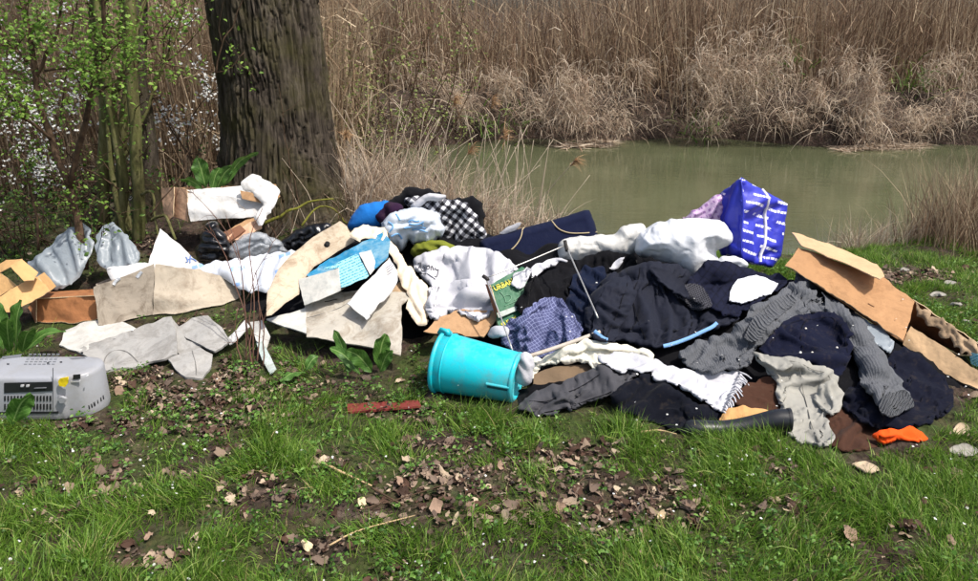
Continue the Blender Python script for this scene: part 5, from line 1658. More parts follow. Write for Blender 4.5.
soft('ribbed_hem', [(744, 340), (752, 320), (770, 304), (786, 294), (796, 300), (784, 312), (768, 326), (758, 342)], mat('rib_hem', rib_mat, rgb(96, 98, 102), .75), ymax=3.6, puff=.014, comp=.06, wl=14, amp=.006, step=2, rag=1, parent=sw.o)
soft('collar', [(754, 352), (768, 355), (786, 358), (792, 366), (782, 372), (768, 366)], mat('stone_grey_cotton', None), ymax=3.2, puff=.018, comp=.05, wl=10, amp=.005, step=2, rag=.6, parent=jk.o)
slv = soft('sleeve', [(606, 284), (622, 276), (634, 284), (634, 304), (622, 326), (610, 342), (592, 338), (594, 318), (600, 300)], mat('navy_coat_cloth', None), ymax=3.5, puff=.035, comp=.12, ani=.7, adir=1.0, wl=9, amp=.010, parent=coat.o)
line_on('blue_cuff', slv, [(594, 330), (602, 334), (609, 337)], .022, LBLUE, 8, .006)
line_on('sleeve_seam', slv, [(628, 282), (622, 306), (606, 338)], .0025, BLACKC(), 16, .003)
soft('lapel', [(650, 268), (668, 270), (684, 284), (690, 300), (676, 296), (660, 284)], mat('navy_coat_cloth', None), ymax=3.6, puff=.014, comp=.05, wl=12, amp=.005, step=2, rag=.6, parent=coat.o)
line_on('waistband', tr, [(626, 361), (632, 368), (637, 378)], .014, mat('charcoal_cotton', None), 8, .006)
line_on('seam', tr, [(530, 400), (556, 392), (590, 378), (622, 366)], .0025, BLACKC(), 20, .003)
# ------------------------------------------------------------------ rigid things
def quad3(name, C, m, parent, th=.005):
    """stiff panel between four corners in space"""
    C = np.asarray(C, float)
    n = np.cross(C[1] - C[0], C[3] - C[0]); n /= np.linalg.norm(n)
    V = np.concatenate([C, C + n * th])
    F = [(0, 1, 2, 3), (7, 6, 5, 4), (0, 4, 5, 1), (1, 5, 6, 2), (2, 6, 7, 3), (3, 7, 4, 0)]
    uv = np.array([(0, 0), (.5, 0), (.5, .2), (0, .2)] * 2)
    return mesh_obj(name, V, F, m, parent=parent, uv=uv, smooth=False)

def box3(name, lo, hi, m, parent):
    x0, y0, z0 = lo; x1, y1, z1 = hi
    V = [(x, y, z) for x in (x0, x1) for y in (y0, y1) for z in (z0, z1)]
    F = [(0, 1, 3, 2), (4, 6, 7, 5), (0, 4, 5, 1), (2, 3, 7, 6), (0, 2, 6, 4), (1, 5, 7, 3)]
    return mesh_obj(name, V, F, m, parent=parent, smooth=False)

# big brown box at the right
BIGB = mat('big_box_card', card_mat, rgb(170, 130, 92), .85, .08, .3, rgb(140, 104, 72), .12)
INNER = mat('inner_box_card', card_mat, rgb(128, 94, 66), .85, .12, .35, rgb(96, 70, 50), .12)  # darker copy of the card, shade inside the box put into its colour
t, bx = carton('big_brown_box', 'long torn brown cardboard box leaning down at the right end of the heap', [
    ('front_panel', [(799, 247), (840, 262), (883, 278), (915, 301), (911, 318), (903, 341), (870, 318), (830, 292), (786, 265)], [(799, 247, 3.80), (915, 301, 3.38), (786, 265, 3.66)], {'warp': .004}),
    ('top_flap', [(791, 233), (806, 236), (840, 248), (877, 264), (885, 276), (880, 279), (842, 262), (802, 246)], [(791, 233, 3.99), (877, 264, 3.62), (802, 247, 3.76)], {'warp': .003, 'm': mat('lit_flap_card', card_mat, rgb(196, 164, 126), .85, .06, .12)}),  # sunlit brightness of the flaps is put into a lighter card colour
    ('inner_panel', [(913, 300), (940, 318), (1010, 366), (1010, 392), (960, 366), (930, 348), (908, 330)], [(913, 300, 3.46), (1010, 366, 3.06), (908, 330, 3.56)], {'m': INNER, 'warp': .008}),
    ('lower_flap', [(911, 326), (945, 348), (980, 372), (1020, 400), (1020, 420), (980, 394), (940, 370), (902, 345)], [(911, 326, 3.27), (1020, 400, 2.82), (902, 345, 3.23)], {'m': mat('lit_flap_card', None), 'warp': .004, 'th': .007})], BIGB)
A0, A1 = P3(787, 266, 3.67), P3(902, 343, 3.26)
bk_ = np.array([.16, .30, -.02])
quad3('bottom_panel', [A0, A1, A1 + bk_, A0 + bk_], INNER, t)
A2 = P3(1018, 418, 2.84)
quad3('bottom_panel', [A1, A2, A2 + bk_, A1 + bk_], INNER, t)
B0, B1 = P3(799, 248, 3.82), P3(914, 302, 3.42)
quad3('back_panel', [B1 + [.0, .02, -.005], B0 + [0, .02, -.005], A0 + bk_, A1 + bk_], BIGB, t)
soft('torn_paper', [(915, 304), (930, 312), (950, 326), (972, 344), (982, 356), (966, 356), (952, 342), (938, 330), (922, 322)], mat('kraft_paper', None), depth=lambda u, v: plane_y([(913, 302, 3.42), (1010, 368, 3.02), (908, 332, 3.34)])(u, v), puff=.01, comp=.12, wl=7, amp=.014, collide=False, step=2, parent=t, ridge=.9, rag=4)
plate('sticker', [(969, 352), (978, 354), (980, 368), (971, 364)], [(969, 352, 3.14), (979, 355, 3.1), (971, 364, 3.11)], mat('teal_label', None), parent=t, th=.002, warp=0)
line_on('box_mark', bx[0], [(868, 304), (874, 307)], .006, INNER, 4, .002)

# radio
def yz(u, v, z):
    rx, rz = ray(u, v)
    return (z - CAM_H) / rz
def radio():
    y0 = 2.66
    x0 = float(P3(30, 400, y0)[0]); zb = float(HG[int((x0 - GX0) / GD), int((y0 + .1 - GY0) / GD)]) - .004
    o0 = (x0, y0 + .1, zb)
    t = thing('radio', 'silver portable stereo radio lying upside down on the grass', 'radio', o0)
    SIL = mat('silver_plastic', plastic_mat, rgb(152, 154, 159), .38, .05, .04, 0, .5, 60, dirt=.35)
    DRK = mat('dark_grey_plastic', plastic_mat, rgb(34, 35, 38), .4, .1, .05)
    GRY = mat('mid_grey_plastic', plastic_mat, rgb(104, 106, 110), .5, .06, .05)
    out = np.array([(-.21, .012), (-.195, 0), (.0, 0), (.092, 0), (.104, .004), (.122, .004), (.13, .012), (.155, .018), (.19, .026), (.218, .048), (.236, .085), (.238, .125), (.225, .165), (.195, .195), (.13, .205), (.0, .205), (-.19, .203), (-.21, .19)])
    O = smooth_poly(out, .012)
    tg = np.roll(O, -1, 0) - np.roll(O, 1, 0)
    nn = np.stack([-tg[:, 1], tg[:, 0]], 1); nn /= np.linalg.norm(nn, axis=1)[:, None]   # inward
    h = .198
    rings = [(0.004, .016), (0, .030), (.0, .045), (.0, h - .018), (.003, h - .008), (.008, h - .002)]
    Vs = []
    for ins, z in rings:
        q = O + nn * ins
        Vs.append(np.c_[q[:, 0] + x0, q[:, 1] + y0, np.full(len(q), z + zb)])
    n = len(O)
    cc = np.array([.02, .1])
    for f_, z in ((.16, h), (.30, h + .001)):
        q = O + (cc - O) * f_
        Vs.append(np.c_[q[:, 0] + x0, q[:, 1] + y0, np.full(len(q), z + zb)])
        rings.append((0, z))
    V = np.concatenate(Vs + [[[x0 + .03, y0 + .1, zb + h + .001]]])
    F = [(r * n + k, r * n + (k + 1) % n, (r + 1) * n + (k + 1) % n, (r + 1) * n + k) for r in range(len(rings) - 1) for k in range(n)]
    F += [((len(rings) - 1) * n + k, (len(rings) - 1) * n + (k + 1) % n, len(V) - 1) for k in range(n)]
    body = mesh_obj('body', V, F, SIL, parent=t)
    # lower plinth
    q = O + nn * .012
    Vb = np.concatenate([np.c_[q[:, 0] + x0, q[:, 1] + y0, np.full(n, zb - .01)], np.c_[q[:, 0] + x0, q[:, 1] + y0, np.full(n, zb + .018)]])
    mesh_obj('plinth', Vb, [(k, (k + 1) % n, n + (k + 1) % n, n + k) for k in range(n)], DRK, parent=t)
    def front(name, poly, m, dy=-.003, par=t, th=.004):
        return plate(name, poly, [(0, 350, y0 + dy), (60, 350, y0 + dy), (0, 420, y0 + dy)], m, parent=par, th=th, warp=0, rag=0, step=4, sp=False)
    dial = front('dial_window', [(4, 383), (52, 382), (52, 391), (4, 393)], DRK)
    for u in (20.5, 26):
        front('dial_print', [(u, 385), (u + 3, 385), (u + 3, 387), (u, 387)], mat('dial_white', plastic_mat, rgb(190, 190, 190), .6), -.008, dial.o)
    front('dial_print', [(34, 388), (46, 387.6), (46, 388.4), (34, 388.8)], GRY, -.008, dial.o)
    for r_, (va, vb) in enumerate([(396, 401), (404, 409.5)]):
        for k in range(15):
            u = 4 + k * 3.25
            front('vent_slot', [(u, va), (u + 1.5, va), (u + 1.5, vb), (u, vb)], DRK)
    front('seam', [(52.5, 368), (53.2, 368), (53.2, 416), (52.5, 416)], GRY, -.0015, t, .002)
    front('base_groove', [(-10, 412.2), (58, 411.6), (58, 413.4), (-10, 414)], DRK)
    front('sticker', [(58, 381), (60, 378.5), (68, 377), (68, 383), (65, 387), (59, 386)], mat('yellow_sticker', card_mat, rgb(222, 196, 32), .6, .1, .2, rgb(170, 130, 20), .0), -.009)
    front('knob', [(57, 398), (61, 397), (66, 399), (64, 403), (60, 403.5)], SIL, -.014, t, .012)
    front('socket', [(73, 375), (80, 374.5), (80, 379), (73, 379.5)], DRK, .014)
    front('small_print', [(71, 381), (80, 380.5), (80, 382), (71, 382.5)], mat('dial_white', None), .016)
    # vent slots at the lower right corner, following the rounded end
    for k in range(6):
        f0 = .60 + k * .055
        fx = np.interp(f0, [.5, .7, .85, 1], [.19, .218, .236, .238]); fy = np.interp(f0, [.5, .7, .85, 1], [.026, .048, .085, .115])
        box3('corner_slot', (x0 + fx - .004, y0 + fy - .004, zb + .045 + k * .003), (x0 + fx + .002, y0 + fy + .002, zb + .062 + k * .003), DRK, t)
    zt = zb + h + .0015
    def topp(name, poly, m, dz=.0, th=.002):
        f = lambda u, v: yz(u, v, zt + dz)
        soft(name, poly, m, depth=f, puff=0, lift=0, iters=0, th=th, step=3, smooth=False, rag=0, parent=t, sp=False)
    for r_ in range(5):
        v = 353.6 + r_ * 2.5
        for k in range(7):
            u = 24 + k * 4.6 + (4 - r_) * 1.2
            topp('top_slot', [(u, v), (u + 3.2, v), (u + 3.0, v + 1.1), (u - .2, v + 1.1)], GRY)
    topp('battery_catch', [(2, 356.5), (22, 354), (20, 357), (3, 358.8)], GRY)
    topp('cover_plate', [(69, 358), (84, 357), (86, 358.4), (72, 359.5)], GRY)
    for u, v in ((8, 364), (61, 362), (82, 352.5), (48, 363)):
        topp('screw_hole', [(u - 1.2, v - .7), (u + 1.2, v - .7), (u + 1.2, v + .7), (u - 1.2, v + .7)], DRK)
    xs, ys = np.meshgrid(np.arange(x0 - .2, x0 + .28, .015), np.arange(y0 + .01, y0 + .2, .015))
    splat(np.c_[xs.ravel(), ys.ravel(), np.full(xs.size, zb + h)])
radio()

# bucket lying on its side
def bucket():
    C0 = P3(440.5, 357, 2.95); C0[2] = .132
    C1 = P3(519, 370, 2.84); C1[2] = .108
    zg = float(Hat((C0[0] + C1[0]) / 2, 2.88, HG))
    C0[2] += zg; C1[2] += zg
    axv = C1 - C0; L = np.linalg.norm(axv); axv /= L
    sd = np.cross(axv, [0, 0, 1.0]); sd /= np.linalg.norm(sd)
    up = np.cross(sd, axv)
    n = 64
    a = np.linspace(0, 2 * np.pi, n, endpoint=False)
    def ring(s, r):
        return C0 + axv * s + r * (np.cos(a)[:, None] * sd + np.sin(a)[:, None] * up)
    def rings(lst, m, name, par):
        V = np.concatenate([ring(s, r) for s, r in lst])
        F = [(k * n + i, k * n + (i + 1) % n, (k + 1) * n + (i + 1) % n, (k + 1) * n + i) for k in range(len(lst) - 1) for i in range(n)]
        return mesh_obj(name, V, F, m, parent=par)
    TQ = mat('turquoise_plastic', plastic_mat, rgb(20, 190, 204), .36, .07, .05, 0, .45, 40, dirt=.6)
    t = thing('bucket', 'turquoise plastic bucket lying on its side in front of the white shirts', 'bucket', (C0 + C1) / 2 * [1, 1, 0])
    r0, r1 = .128, .103
    rr = lambda s: r0 + (r1 - r0) * s / L
    rings([(.03, rr(.03) - .004), (0, r0 - .004), (0, r0), (.06, rr(.06)), (.12, rr(.12)), (L - .02, rr(L - .02)), (L - .006, rr(L) - .002), (L, rr(L) - .008), (L, .085), (L - .014, .082), (L - .014, .001)], TQ, 'body', t)
    rings([(L - .02, rr(L) - .006), (.0, r0 - .006)], TQ, 'inner_wall', t)
    rings([(-.002, r0 - .003), (-.004, r0 + .006), (.002, r0 + .009), (.012, r0 + .008), (.013, r0 - .001)], TQ, 'rim', t)
    rings([(.040, rr(.04)), (.041, rr(.04) + .003), (.046, rr(.04) + .003), (.047, rr(.04) - .0005)], TQ, 'rib', t)
    rings([(L - .018, rr(L) + .0005), (L - .016, rr(L) + .004), (L - .004, rr(L) + .003), (L - .002, rr(L) - .004)], TQ, 'base_rim', t)
    # handle lug at the top of the rim
    c = C0 + up * (r0 + .012) + axv * .012
    V, F = tube([c - axv * .022 - up * .012, c - axv * .016 + up * .004, c + axv * .016 + up * .006, c + axv * .02 - up * .012], [.012, .013, .012, .010], 10)
    mesh_obj('handle_lug', V, F, TQ, parent=t)
    # grip recess low on the wall, its shade painted as a dark strip
    ang = math.radians(-4)
    f = -1 if sd[1] > 0 else 1
    pr_ = []
    for s in np.linspace(L - .10, L - .012, 10):
        for da, ex in ((-.05, .0012), (.05, .0012)):
            an = ang + da
            pr_.append(C0 + axv * s + (rr(s) + ex) * (f * math.cos(an) * sd + math.sin(an) * up))
    V = np.array(pr_)
    F = [(2 * k, 2 * k + 1, 2 * k + 3, 2 * k + 2) for k in range(9)]
    mesh_obj('grip_slot', V, F, mat('shaded_turquoise', plastic_mat, rgb(6, 74, 86), .5), parent=t)
    pr_ = []
    for s in np.linspace(L - .105, L - .01, 10):
        for da, ex in ((.05, .0), (.07, .007), (.13, .006), (.16, .0)):
            an = ang + da
            pr_.append(C0 + axv * s + (rr(s) + ex) * (f * math.cos(an) * sd + math.sin(an) * up))
    V = np.array(pr_)
    F = [(4 * k + j, 4 * k + j + 1, 4 * k + 5 + j, 4 * k + 4 + j) for k in range(9) for j in range(3)]
    mesh_obj('grip_lip', V, F, TQ, parent=t)
    xs = np.linspace(0, L, 30)
    q = np.concatenate([C0 + axv * s + sd * w for s in xs for w in [np.linspace(-.1, .1, 15)[:, None]]])
    splat(q)
bucket()
soft('white_rag', [(516, 362), (524, 352), (532, 356), (534, 368), (530, 384), (520, 386), (515, 376)], WHITE(), y=2.86, puff=.03, comp=.12, wl=8, amp=.012, collide=False, step=2, label='crumpled white rag behind the bucket base', cat='rag')

# wire frame of rods and a crutch
ROD = mat('dull_metal', plastic_mat, rgb(176, 174, 170), .35, .1, .02)
ROD.node_tree.nodes['Principled BSDF'].inputs['Metallic'].default_value = .6
JNT = mat('black_joint', plastic_mat, rgb(34, 28, 26), .6)
def rod(name, pts, r, m, parent, n=10):
    V, F = tube(spline([P3(*p) for p in pts], n), r, 8)
    return mesh_obj(name, V, F, m, parent=parent)
t = thing('rod_frame', 'bent frame of thin metal rods with dark corner joints over the black clothes', 'frame', P3(540, 350, 3.1) * [1, 1, 0])
rod('rod', [(486, 279, 3.28), (500, 315, 3.10), (513, 352, 2.93)], .0035, ROD, t)
rod('rod', [(486, 278, 3.28), (526, 262, 3.38), (566, 245, 3.5)], .0032, ROD, t)
rod('rod', [(566, 246, 3.5), (582, 282, 3.26), (598, 318, 3.04)], .0038, ROD, t)
rod('joint', [(483, 276, 3.29), (486, 278, 3.28), (488, 280, 3.27)], .009, JNT, t, 5)
rod('joint', [(565, 241, 3.51), (566, 246, 3.49), (567, 251, 3.47)], .009, JNT, t, 5)
cr = thing('wooden_rod', 'weathered pale stick lying beside the checked shirt', 'stick', P3(560, 350, 3.0) * [1, 1, 0])
rod('shaft', [(516, 360, 2.90), (555, 348, 2.98), (600, 332, 3.05)], .009, mat('weathered_wood', card_mat, rgb(186, 176, 164)), cr)
rod('end_grip', [(513, 354, 2.90), (517, 361, 2.88), (524, 364, 2.88)], .009, mat('weathered_wood', None), cr, 6)

# rubber boot
def boot():
    RB = mat('black_rubber', plastic_mat, rgb(30, 31, 34), .38, .12, .08)
    pp = [(789, 420, 2.50), (776, 420, 2.505), (758, 424, 2.51), (738, 428, 2.51), (716, 430, 2.51), (700, 430, 2.51), (690, 430, 2.52), (683, 430, 2.53)]
    P = spline([P3(*p) for p in pp], 30)
    P[:, 2] = np.maximum(P[:, 2], .034)
    r = np.interp(np.linspace(0, 1, 30), [0, .05, .3, .55, .7, .85, .95, 1], [.042, .041, .037, .034, .037, .034, .026, .010])
    t = thing('rubber_boot', 'black rubber boot lying on the grass in front of the heap', 'boot', P[15] * [1, 1, 0])
    V, F = tube(P, r, 20, cap=False)
    Vi, Fi = tube(P[:8], r[:8] * .88, 20, cap=True)
    mesh_obj('shaft', V, F, RB, parent=t)
    mesh_obj('lining', Vi[:, :] + 0, [f[:, ::-1] for f in Fi], mat('boot_lining', cloth_mat, rgb(44, 44, 46)), parent=t)
    V, F = tube(P[:2] + (P[0] - P[1]) * .4, [.045, .044], 20, cap=False)
    mesh_obj('top_band', V, F, RB, parent=t)
    S = P[16:].copy(); S[:, 2] -= r[16:] * .8
    V, F = tube(S, r[16:] * .55, 8)
    mesh_obj('sole', V, F, mat('boot_sole', plastic_mat, rgb(52, 50, 48), .7), parent=t)
boot()

# red strip half hidden in the weeds
rs_ = ground_pt(380, 407)
plate('red_slat', [(346, 404), (380, 401.5), (418, 400), (421, 406), (384, 409), (348, 412)], [(346, 405, rs_[1] + .02), (421, 402, rs_[1] + .02), (384, 411, rs_[1] - .06)], mat('red_paint', card_mat, rgb(122, 54, 50), .7, .12, .3, rgb(110, 60, 46), .02), th=.008, sp=False, label='faded red wooden slat lying in the weeds', cat='slat', warp=.003)

# papers and scraps on the ground
def ground_sheet(name, poly, m, label, cat, wl=8, amp=.012, group=None):
    soft(name, poly, m, ymax=4.5, puff=.012, comp=.10, wl=wl, amp=amp, step=2, label=label, cat=cat, group=group)
ground_sheet('paper_scrap', [(852, 464), (864, 460), (876, 464), (880, 472), (866, 474), (856, 470)], mat('tan_scrap', card_mat, rgb(186, 166, 140)), 'crumpled beige paper on the grass below the brown cloth', 'paper')
ground_sheet('paper_scrap', [(954, 428), (962, 422), (970, 428), (968, 436), (956, 437)], mat('tan_scrap', None), 'crumpled beige paper on the grass right of the orange rag', 'paper')
ground_sheet('paper_scrap', [(950, 448), (966, 444), (978, 450), (972, 456), (956, 456)], mat('grey_scrap', card_mat, rgb(150, 146, 138)), 'grey paper scrap on the grass at the right edge', 'paper')
for k, (u, v, r) in enumerate([(950, 283, 6), (938, 295, 8), (956, 305, 6), (905, 270, 5), (966, 322, 5)]):
    ground_sheet('paper_scrap', [(u - r, v), (u - r * .3, v - r * .5), (u + r, v - r * .2), (u + r * .6, v + r * .5), (u - r * .4, v + r * .5)], mat('grey_scrap', None), ['tiny', 'grey', 'small', 'flat', 'pale'][k] + ' paper scrap on the bank grass behind the big box, ' + ['topmost right', 'largest', 'middle', 'leftmost', 'lowest right'][k], 'paper', group='scraps on the bank')
#==PLANTS==
# ------------------------------------------------------------------ leafy weeds, twigs
def proj(P):
    P = np.asarray(P, float)
    d = P - np.array([0, 0, CAM_H])
    f = d[:, 1] * CP - d[:, 2] * SP
    up = d[:, 1] * SP + d[:, 2] * CP
    return PW / 2 + FPX * d[:, 0] / f, PH / 2 - FPX * up / f

def dock_mat(name):
    t = NT(name)
    uvn = t.uv()
    sx = t.n('SeparateXYZ'); t.l(uvn, sx.inputs[0])
    rib = t.math('LESS_THAN', t.math('ABSOLUTE', t.math('SUBTRACT', sx.outputs[0], .5)), .035)
    vein = t.math('LESS_THAN', t.math('FRACT', t.math('ADD', t.math('MULTIPLY', sx.outputs[1], 9), t.math('MULTIPLY', t.math('ABSOLUTE', t.math('SUBTRACT', sx.outputs[0], .5)), -5))), .08)
    n = t.noise(30, 4, .6, t.obj())
    c = t.ramp(n, [(.3, rgb(54, 90, 32)), (.7, rgb(86, 128, 52))])
    c = t.mix(t.math('MULTIPLY', t.math('MAXIMUM', rib, t.math('MULTIPLY', vein, .5)), .8), c, rgb(150, 178, 104))
    tr = t.n('BsdfTranslucent'); t.l(c, tr.inputs[0])
    t.fin(c, .5, .4, t.bump(t.noise(60, 3, .6, t.obj()), .3, .005))
    mx = t.n('MixShader'); mx.inputs[0].default_value = .3
    t.l(t.b.outputs[0], mx.inputs[1]); t.l(tr.outputs[0], mx.inputs[2]); t.l(mx.outputs[0], t.out.inputs[0])
    return t.m
DOCK = dock_mat('dock_leaf')
def big_leaf(b, e, w, side=None, bend=.15, wave=.1):
    n, k = 16, 9
    b, e = np.asarray(b, float), np.asarray(e, float)
    d = e - b; L = np.linalg.norm(d)
    mid = (b + e) / 2 + np.array([0, 0, 1]) * L * bend
    S = spline([b, mid, e], n)
    tg = np.gradient(S, axis=0); tg /= np.linalg.norm(tg, axis=1)[:, None]
    if side is None:
        side = np.array([1.0, RNG.normal(0, .25), 0])
    s = side - (tg @ side)[:, None] * tg; s /= np.linalg.norm(s, axis=1)[:, None]
    nn = np.cross(s, tg)
    tt = np.linspace(0, 1, n)
    wd = w * np.clip(np.sin(np.pi * np.clip(tt * .93 + .04, 0, 1)) ** .75, .03, 1) * np.where(tt < .12, .25 + tt * 6, 1)
    x = np.linspace(-1, 1, k)
    ph = RNG.uniform(0, 6)
    rip = wave * np.abs(x)[None] ** 2 * np.sin(tt[:, None] * 17 + ph + np.sign(x)[None]) * w
    V = S[:, None] + s[:, None] * (x[None, :, None] * wd[:, None, None] * .5) + nn[:, None] * ((np.abs(x)[None] * wd[:, None] * .16 + rip)[..., None])
    i, j = np.meshgrid(np.arange(n - 1), np.arange(k - 1), indexing='ij')
    F = np.stack([i * k + j, i * k + j + 1, (i + 1) * k + j + 1, (i + 1) * k + j], -1).reshape(-1, 4)
    uv = np.stack(np.broadcast_arrays((x[None] + 1) / 2, tt[:, None]), -1).reshape(-1, 2)
    return V.reshape(-1, 3), F, uv

def dock(name, label, base, lv):
    t = thing(name, label, 'plant', base)
    for (b, e, w) in lv:
        V, F, uv = big_leaf(P3(*b), P3(*e), w)
        mesh_obj('leaf', V, F, DOCK, parent=t, uv=uv)
dock('dock_plant', 'broad leaved dock plant growing behind the radio', ground_pt(20, 352), [((16, 350, 3.2), (22, 300, 3.22), .075), ((4, 350, 3.15), (-2, 302, 3.2), .08), ((22, 352, 3.15), (34, 328, 3.1), .06), ((26, 350, 3.2), (66, 332, 3.2), .05), ((10, 352, 3.15), (8, 318, 3.05), .07)])
dock('dock_plant', 'single dock leaf standing in front of the radio', ground_pt(18, 422), [((12, 424, 2.55), (32, 394, 2.56), .085)])
dock('dock_plant', 'broad leaved dock plant at the foot of the big trunk', ground_pt(212, 200), [((206, 188, 4.50), (197, 158, 4.52), .10), ((203, 189, 4.48), (178, 179, 4.44), .06), ((212, 190, 4.48), (220, 168, 4.5), .06), ((216, 190, 4.5), (234, 166, 4.5), .065), ((222, 188, 4.5), (258, 152, 4.52), .055)])
dock('dock_plant', 'jagged green weed before the flattened beige carton', ground_pt(350, 375), [((350, 372, 3.02), (334, 330, 3.08), .05), ((378, 366, 3.05), (386, 334, 3.05), .075), ((372, 372, 3.02), (346, 350, 3.0), .075), ((380, 372, 3.02), (392, 350, 3.0), .06), ((360, 374, 3.0), (330, 348, 3.05), .05)])
dock('dock_plant', 'flat green leaves left of the jagged weed', ground_pt(292, 378), [((305, 372, 3.0), (280, 381, 2.94), .05), ((306, 370, 3.02), (318, 356, 3.05), .045)])

def twig_plant():
    b = ground_pt(250, 366)
    t = thing('twiggy_plant', 'bare reddish twigs rising in front of the grey carton', 'plant', b)
    RT = mat('red_twig', plastic_mat, rgb(96, 66, 52), .8)
    st = [[(250, 366, 3.12), (246, 320, 3.2), (240, 260, 3.3), (226, 215, 3.4)], [(254, 366, 3.12), (254, 300, 3.2), (250, 240, 3.32), (262, 208, 3.4)], [(246, 366, 3.14), (243, 310, 3.22), (222, 250, 3.34), (205, 225, 3.4)],
          [(258, 364, 3.12), (259, 310, 3.2), (256, 270, 3.28)], [(252, 366, 3.1), (250, 330, 3.16), (252, 292, 3.22)], [(262, 366, 3.1), (264, 330, 3.15), (258, 300, 3.2)], [(243, 366, 3.12), (236, 335, 3.18), (238, 310, 3.2)],
          [(240, 260, 3.3), (220, 222, 3.38), (188, 190, 3.45)], [(246, 300, 3.24), (262, 262, 3.3), (275, 240, 3.35)]]
    for k, pp in enumerate(st):
        P, (V, F) = limb_px(pp, .0038 if k < 7 else .002, .0012, 14, 5, .006)
        s = mesh_obj('stem', V, F, RT, parent=t)
        a, tp = grow_twigs(P, 4, .09, .0013, .6, .4, 4)
        for V, F in a:
            mesh_obj('twig', V, F, RT, parent=s)
twig_plant()
def thin_branch(label, pp, r, tw=5, lv=0):
    P, (V, F) = limb_px(pp, r, r * .4, 18, 5, .012)
    t = thing('thin_branch', label, 'branch', P[0])
    mesh_obj('limb', V, F, TWIG, parent=t)
    a, tp = grow_twigs(P, tw, .2, .0018, .7, .3, 4)
    for V, F in a:
        mesh_obj('twig', V, F, TWIG, parent=t)
    if lv:
        V, F = leaf_cloud(tp, lv, .026)
        mesh_obj('foliage', V, F, LEAFG, parent=t)
thin_branch('thin arched branch with young leaves crossing the big trunk', [(140, 20, 4.3), (165, 62, 4.3), (200, 72, 4.35), (225, 70, 4.35), (243, 52, 4.35)], .006, 8, 2)
thin_branch('thin upright twig crossing the left edge of the big trunk', [(214, 75, 4.3), (225, 40, 4.3), (240, 5, 4.3), (246, -20, 4.3)], .005, 4, 1)
thin_branch('bare slender twig in front of the big trunk', [(302, 205, 4.4), (292, 170, 4.42), (284, 130, 4.45), (282, 112, 4.45)], .0035, 5)
thin_branch('bare branching twig left of the big trunk', [(150, 215, 4.3), (178, 178, 4.35), (190, 150, 4.4), (208, 120, 4.4)], .0045, 6)

# ------------------------------------------------------------------ ground cover
BARE = [(490, 498, 150, 40), (265, 488, 52, 28), (185, 390, 105, 24), (640, 515, 70, 34), (560, 455, 70, 16), (40, 515, 40, 14), (150, 560, 40, 14), (90, 425, 40, 12), (330, 460, 50, 14), (440, 440, 60, 10), (905, 540, 35, 12), (770, 520, 50, 14), (250, 410, 40, 12), (915, 275, 50, 9), (180, 470, 25, 8), (310, 545, 40, 12)]
def bareness(x, y):
    P = np.c_[x, y, 0 * x]
    u, v = proj(P)
    b = np.zeros(len(x))
    wob = .35 * vn(x * 5, y * 5, 0, 91) + .25 * vn(x * 13, y * 13, 0, 92)
    for cu, cv, ru, rv in BARE:
        d = np.hypot((u - cu) / ru, (v - cv) / rv) * 1.15
        b = np.maximum(b, np.clip(1.35 - d + wob, 0, 1) * (1 if ru > 60 else .85))
    b = np.maximum(b, np.clip(fbm(x * 3.1, y * 3.1, 0, 93, 3) * .9 - .28, 0, .7))
    return b
def scatter(n, x0, x1, y0, y1):
    return RNG.uniform(x0, x1, n), RNG.uniform(y0, y1, n)
def free(x, y, lim=.012):
    i = np.clip(((x - GX0) / GD).round().astype(int), 0, len(gx) - 1)
    j = np.clip(((y - GY0) / GD).round().astype(int), 0, len(gy) - 1)
    return ((Hat(x, y) - Hat(x, y, HG)) < lim) & ~OCC[i, j]

GRASS = leaf_mat('grass_blade', [(0, rgb(58, 86, 24)), (.35, rgb(90, 126, 38)), (.75, rgb(120, 156, 56)), (.93, rgb(148, 170, 84)), (1, rgb(176, 158, 110))], .4, .5, .4)
n = 640000
x, y = scatter(n, -3.8, 3.9, 1.3, 5.3)
u, v = proj(np.c_[x, y, 0 * x])
cl = fbm(x * 6, y * 6, 0, 95, 2)
b = bareness(x, y)
dens = np.clip(.70 + .5 * cl - 1.0 * b, .02, 1)
dens = np.where((u > 700) & (v > 430), np.clip(dens + .25, 0, 1), dens)
dens = np.where((u < 420) & (v < 395), dens * .25, dens)
dens = np.where((u < 330) & (v < 340), dens * .2, dens)
dens = np.where(y > 4, dens * .8, dens)
k = (RNG.uniform(0, 1, n) < dens) & free(x, y, .02) & (y < near_edge(x) + .25)
x, y, u, v, cl, b = x[k], y[k], u[k], v[k], cl[k], b[k]
n = len(x)
P = np.c_[x, y, Hat(x, y, HG) - .004]
hh = (.038 + .038 * np.clip(cl, -.6, 1) + .022 * RNG.normal(0, 1, n) ** 2 * .5 + .025 * np.clip(fbm(x * 1.7, y * 1.7, 0, 96, 2), 0, 1)) * (1 - .45 * b)
hh = np.clip(hh, .015, .13) * np.where(y > 3.6, .8, 1)
la = 6.28 * vn(x * 2.2, y * 2.2, 0, 97)
D = np.c_[.35 * np.cos(la) + RNG.normal(0, .4, n), .35 * np.sin(la) + RNG.normal(0, .4, n), np.ones(n)]
V, F = strips(P, D, hh * 1.15, RNG.uniform(.0022, .0042, n), RNG.uniform(.3, 1.8, n), 3)
o = mesh_obj('grass', V, F, GRASS, origin=(0, 3, 0))
tag(o, 'short green grass growing in tufts on the bank', 'grass', kind='stuff')

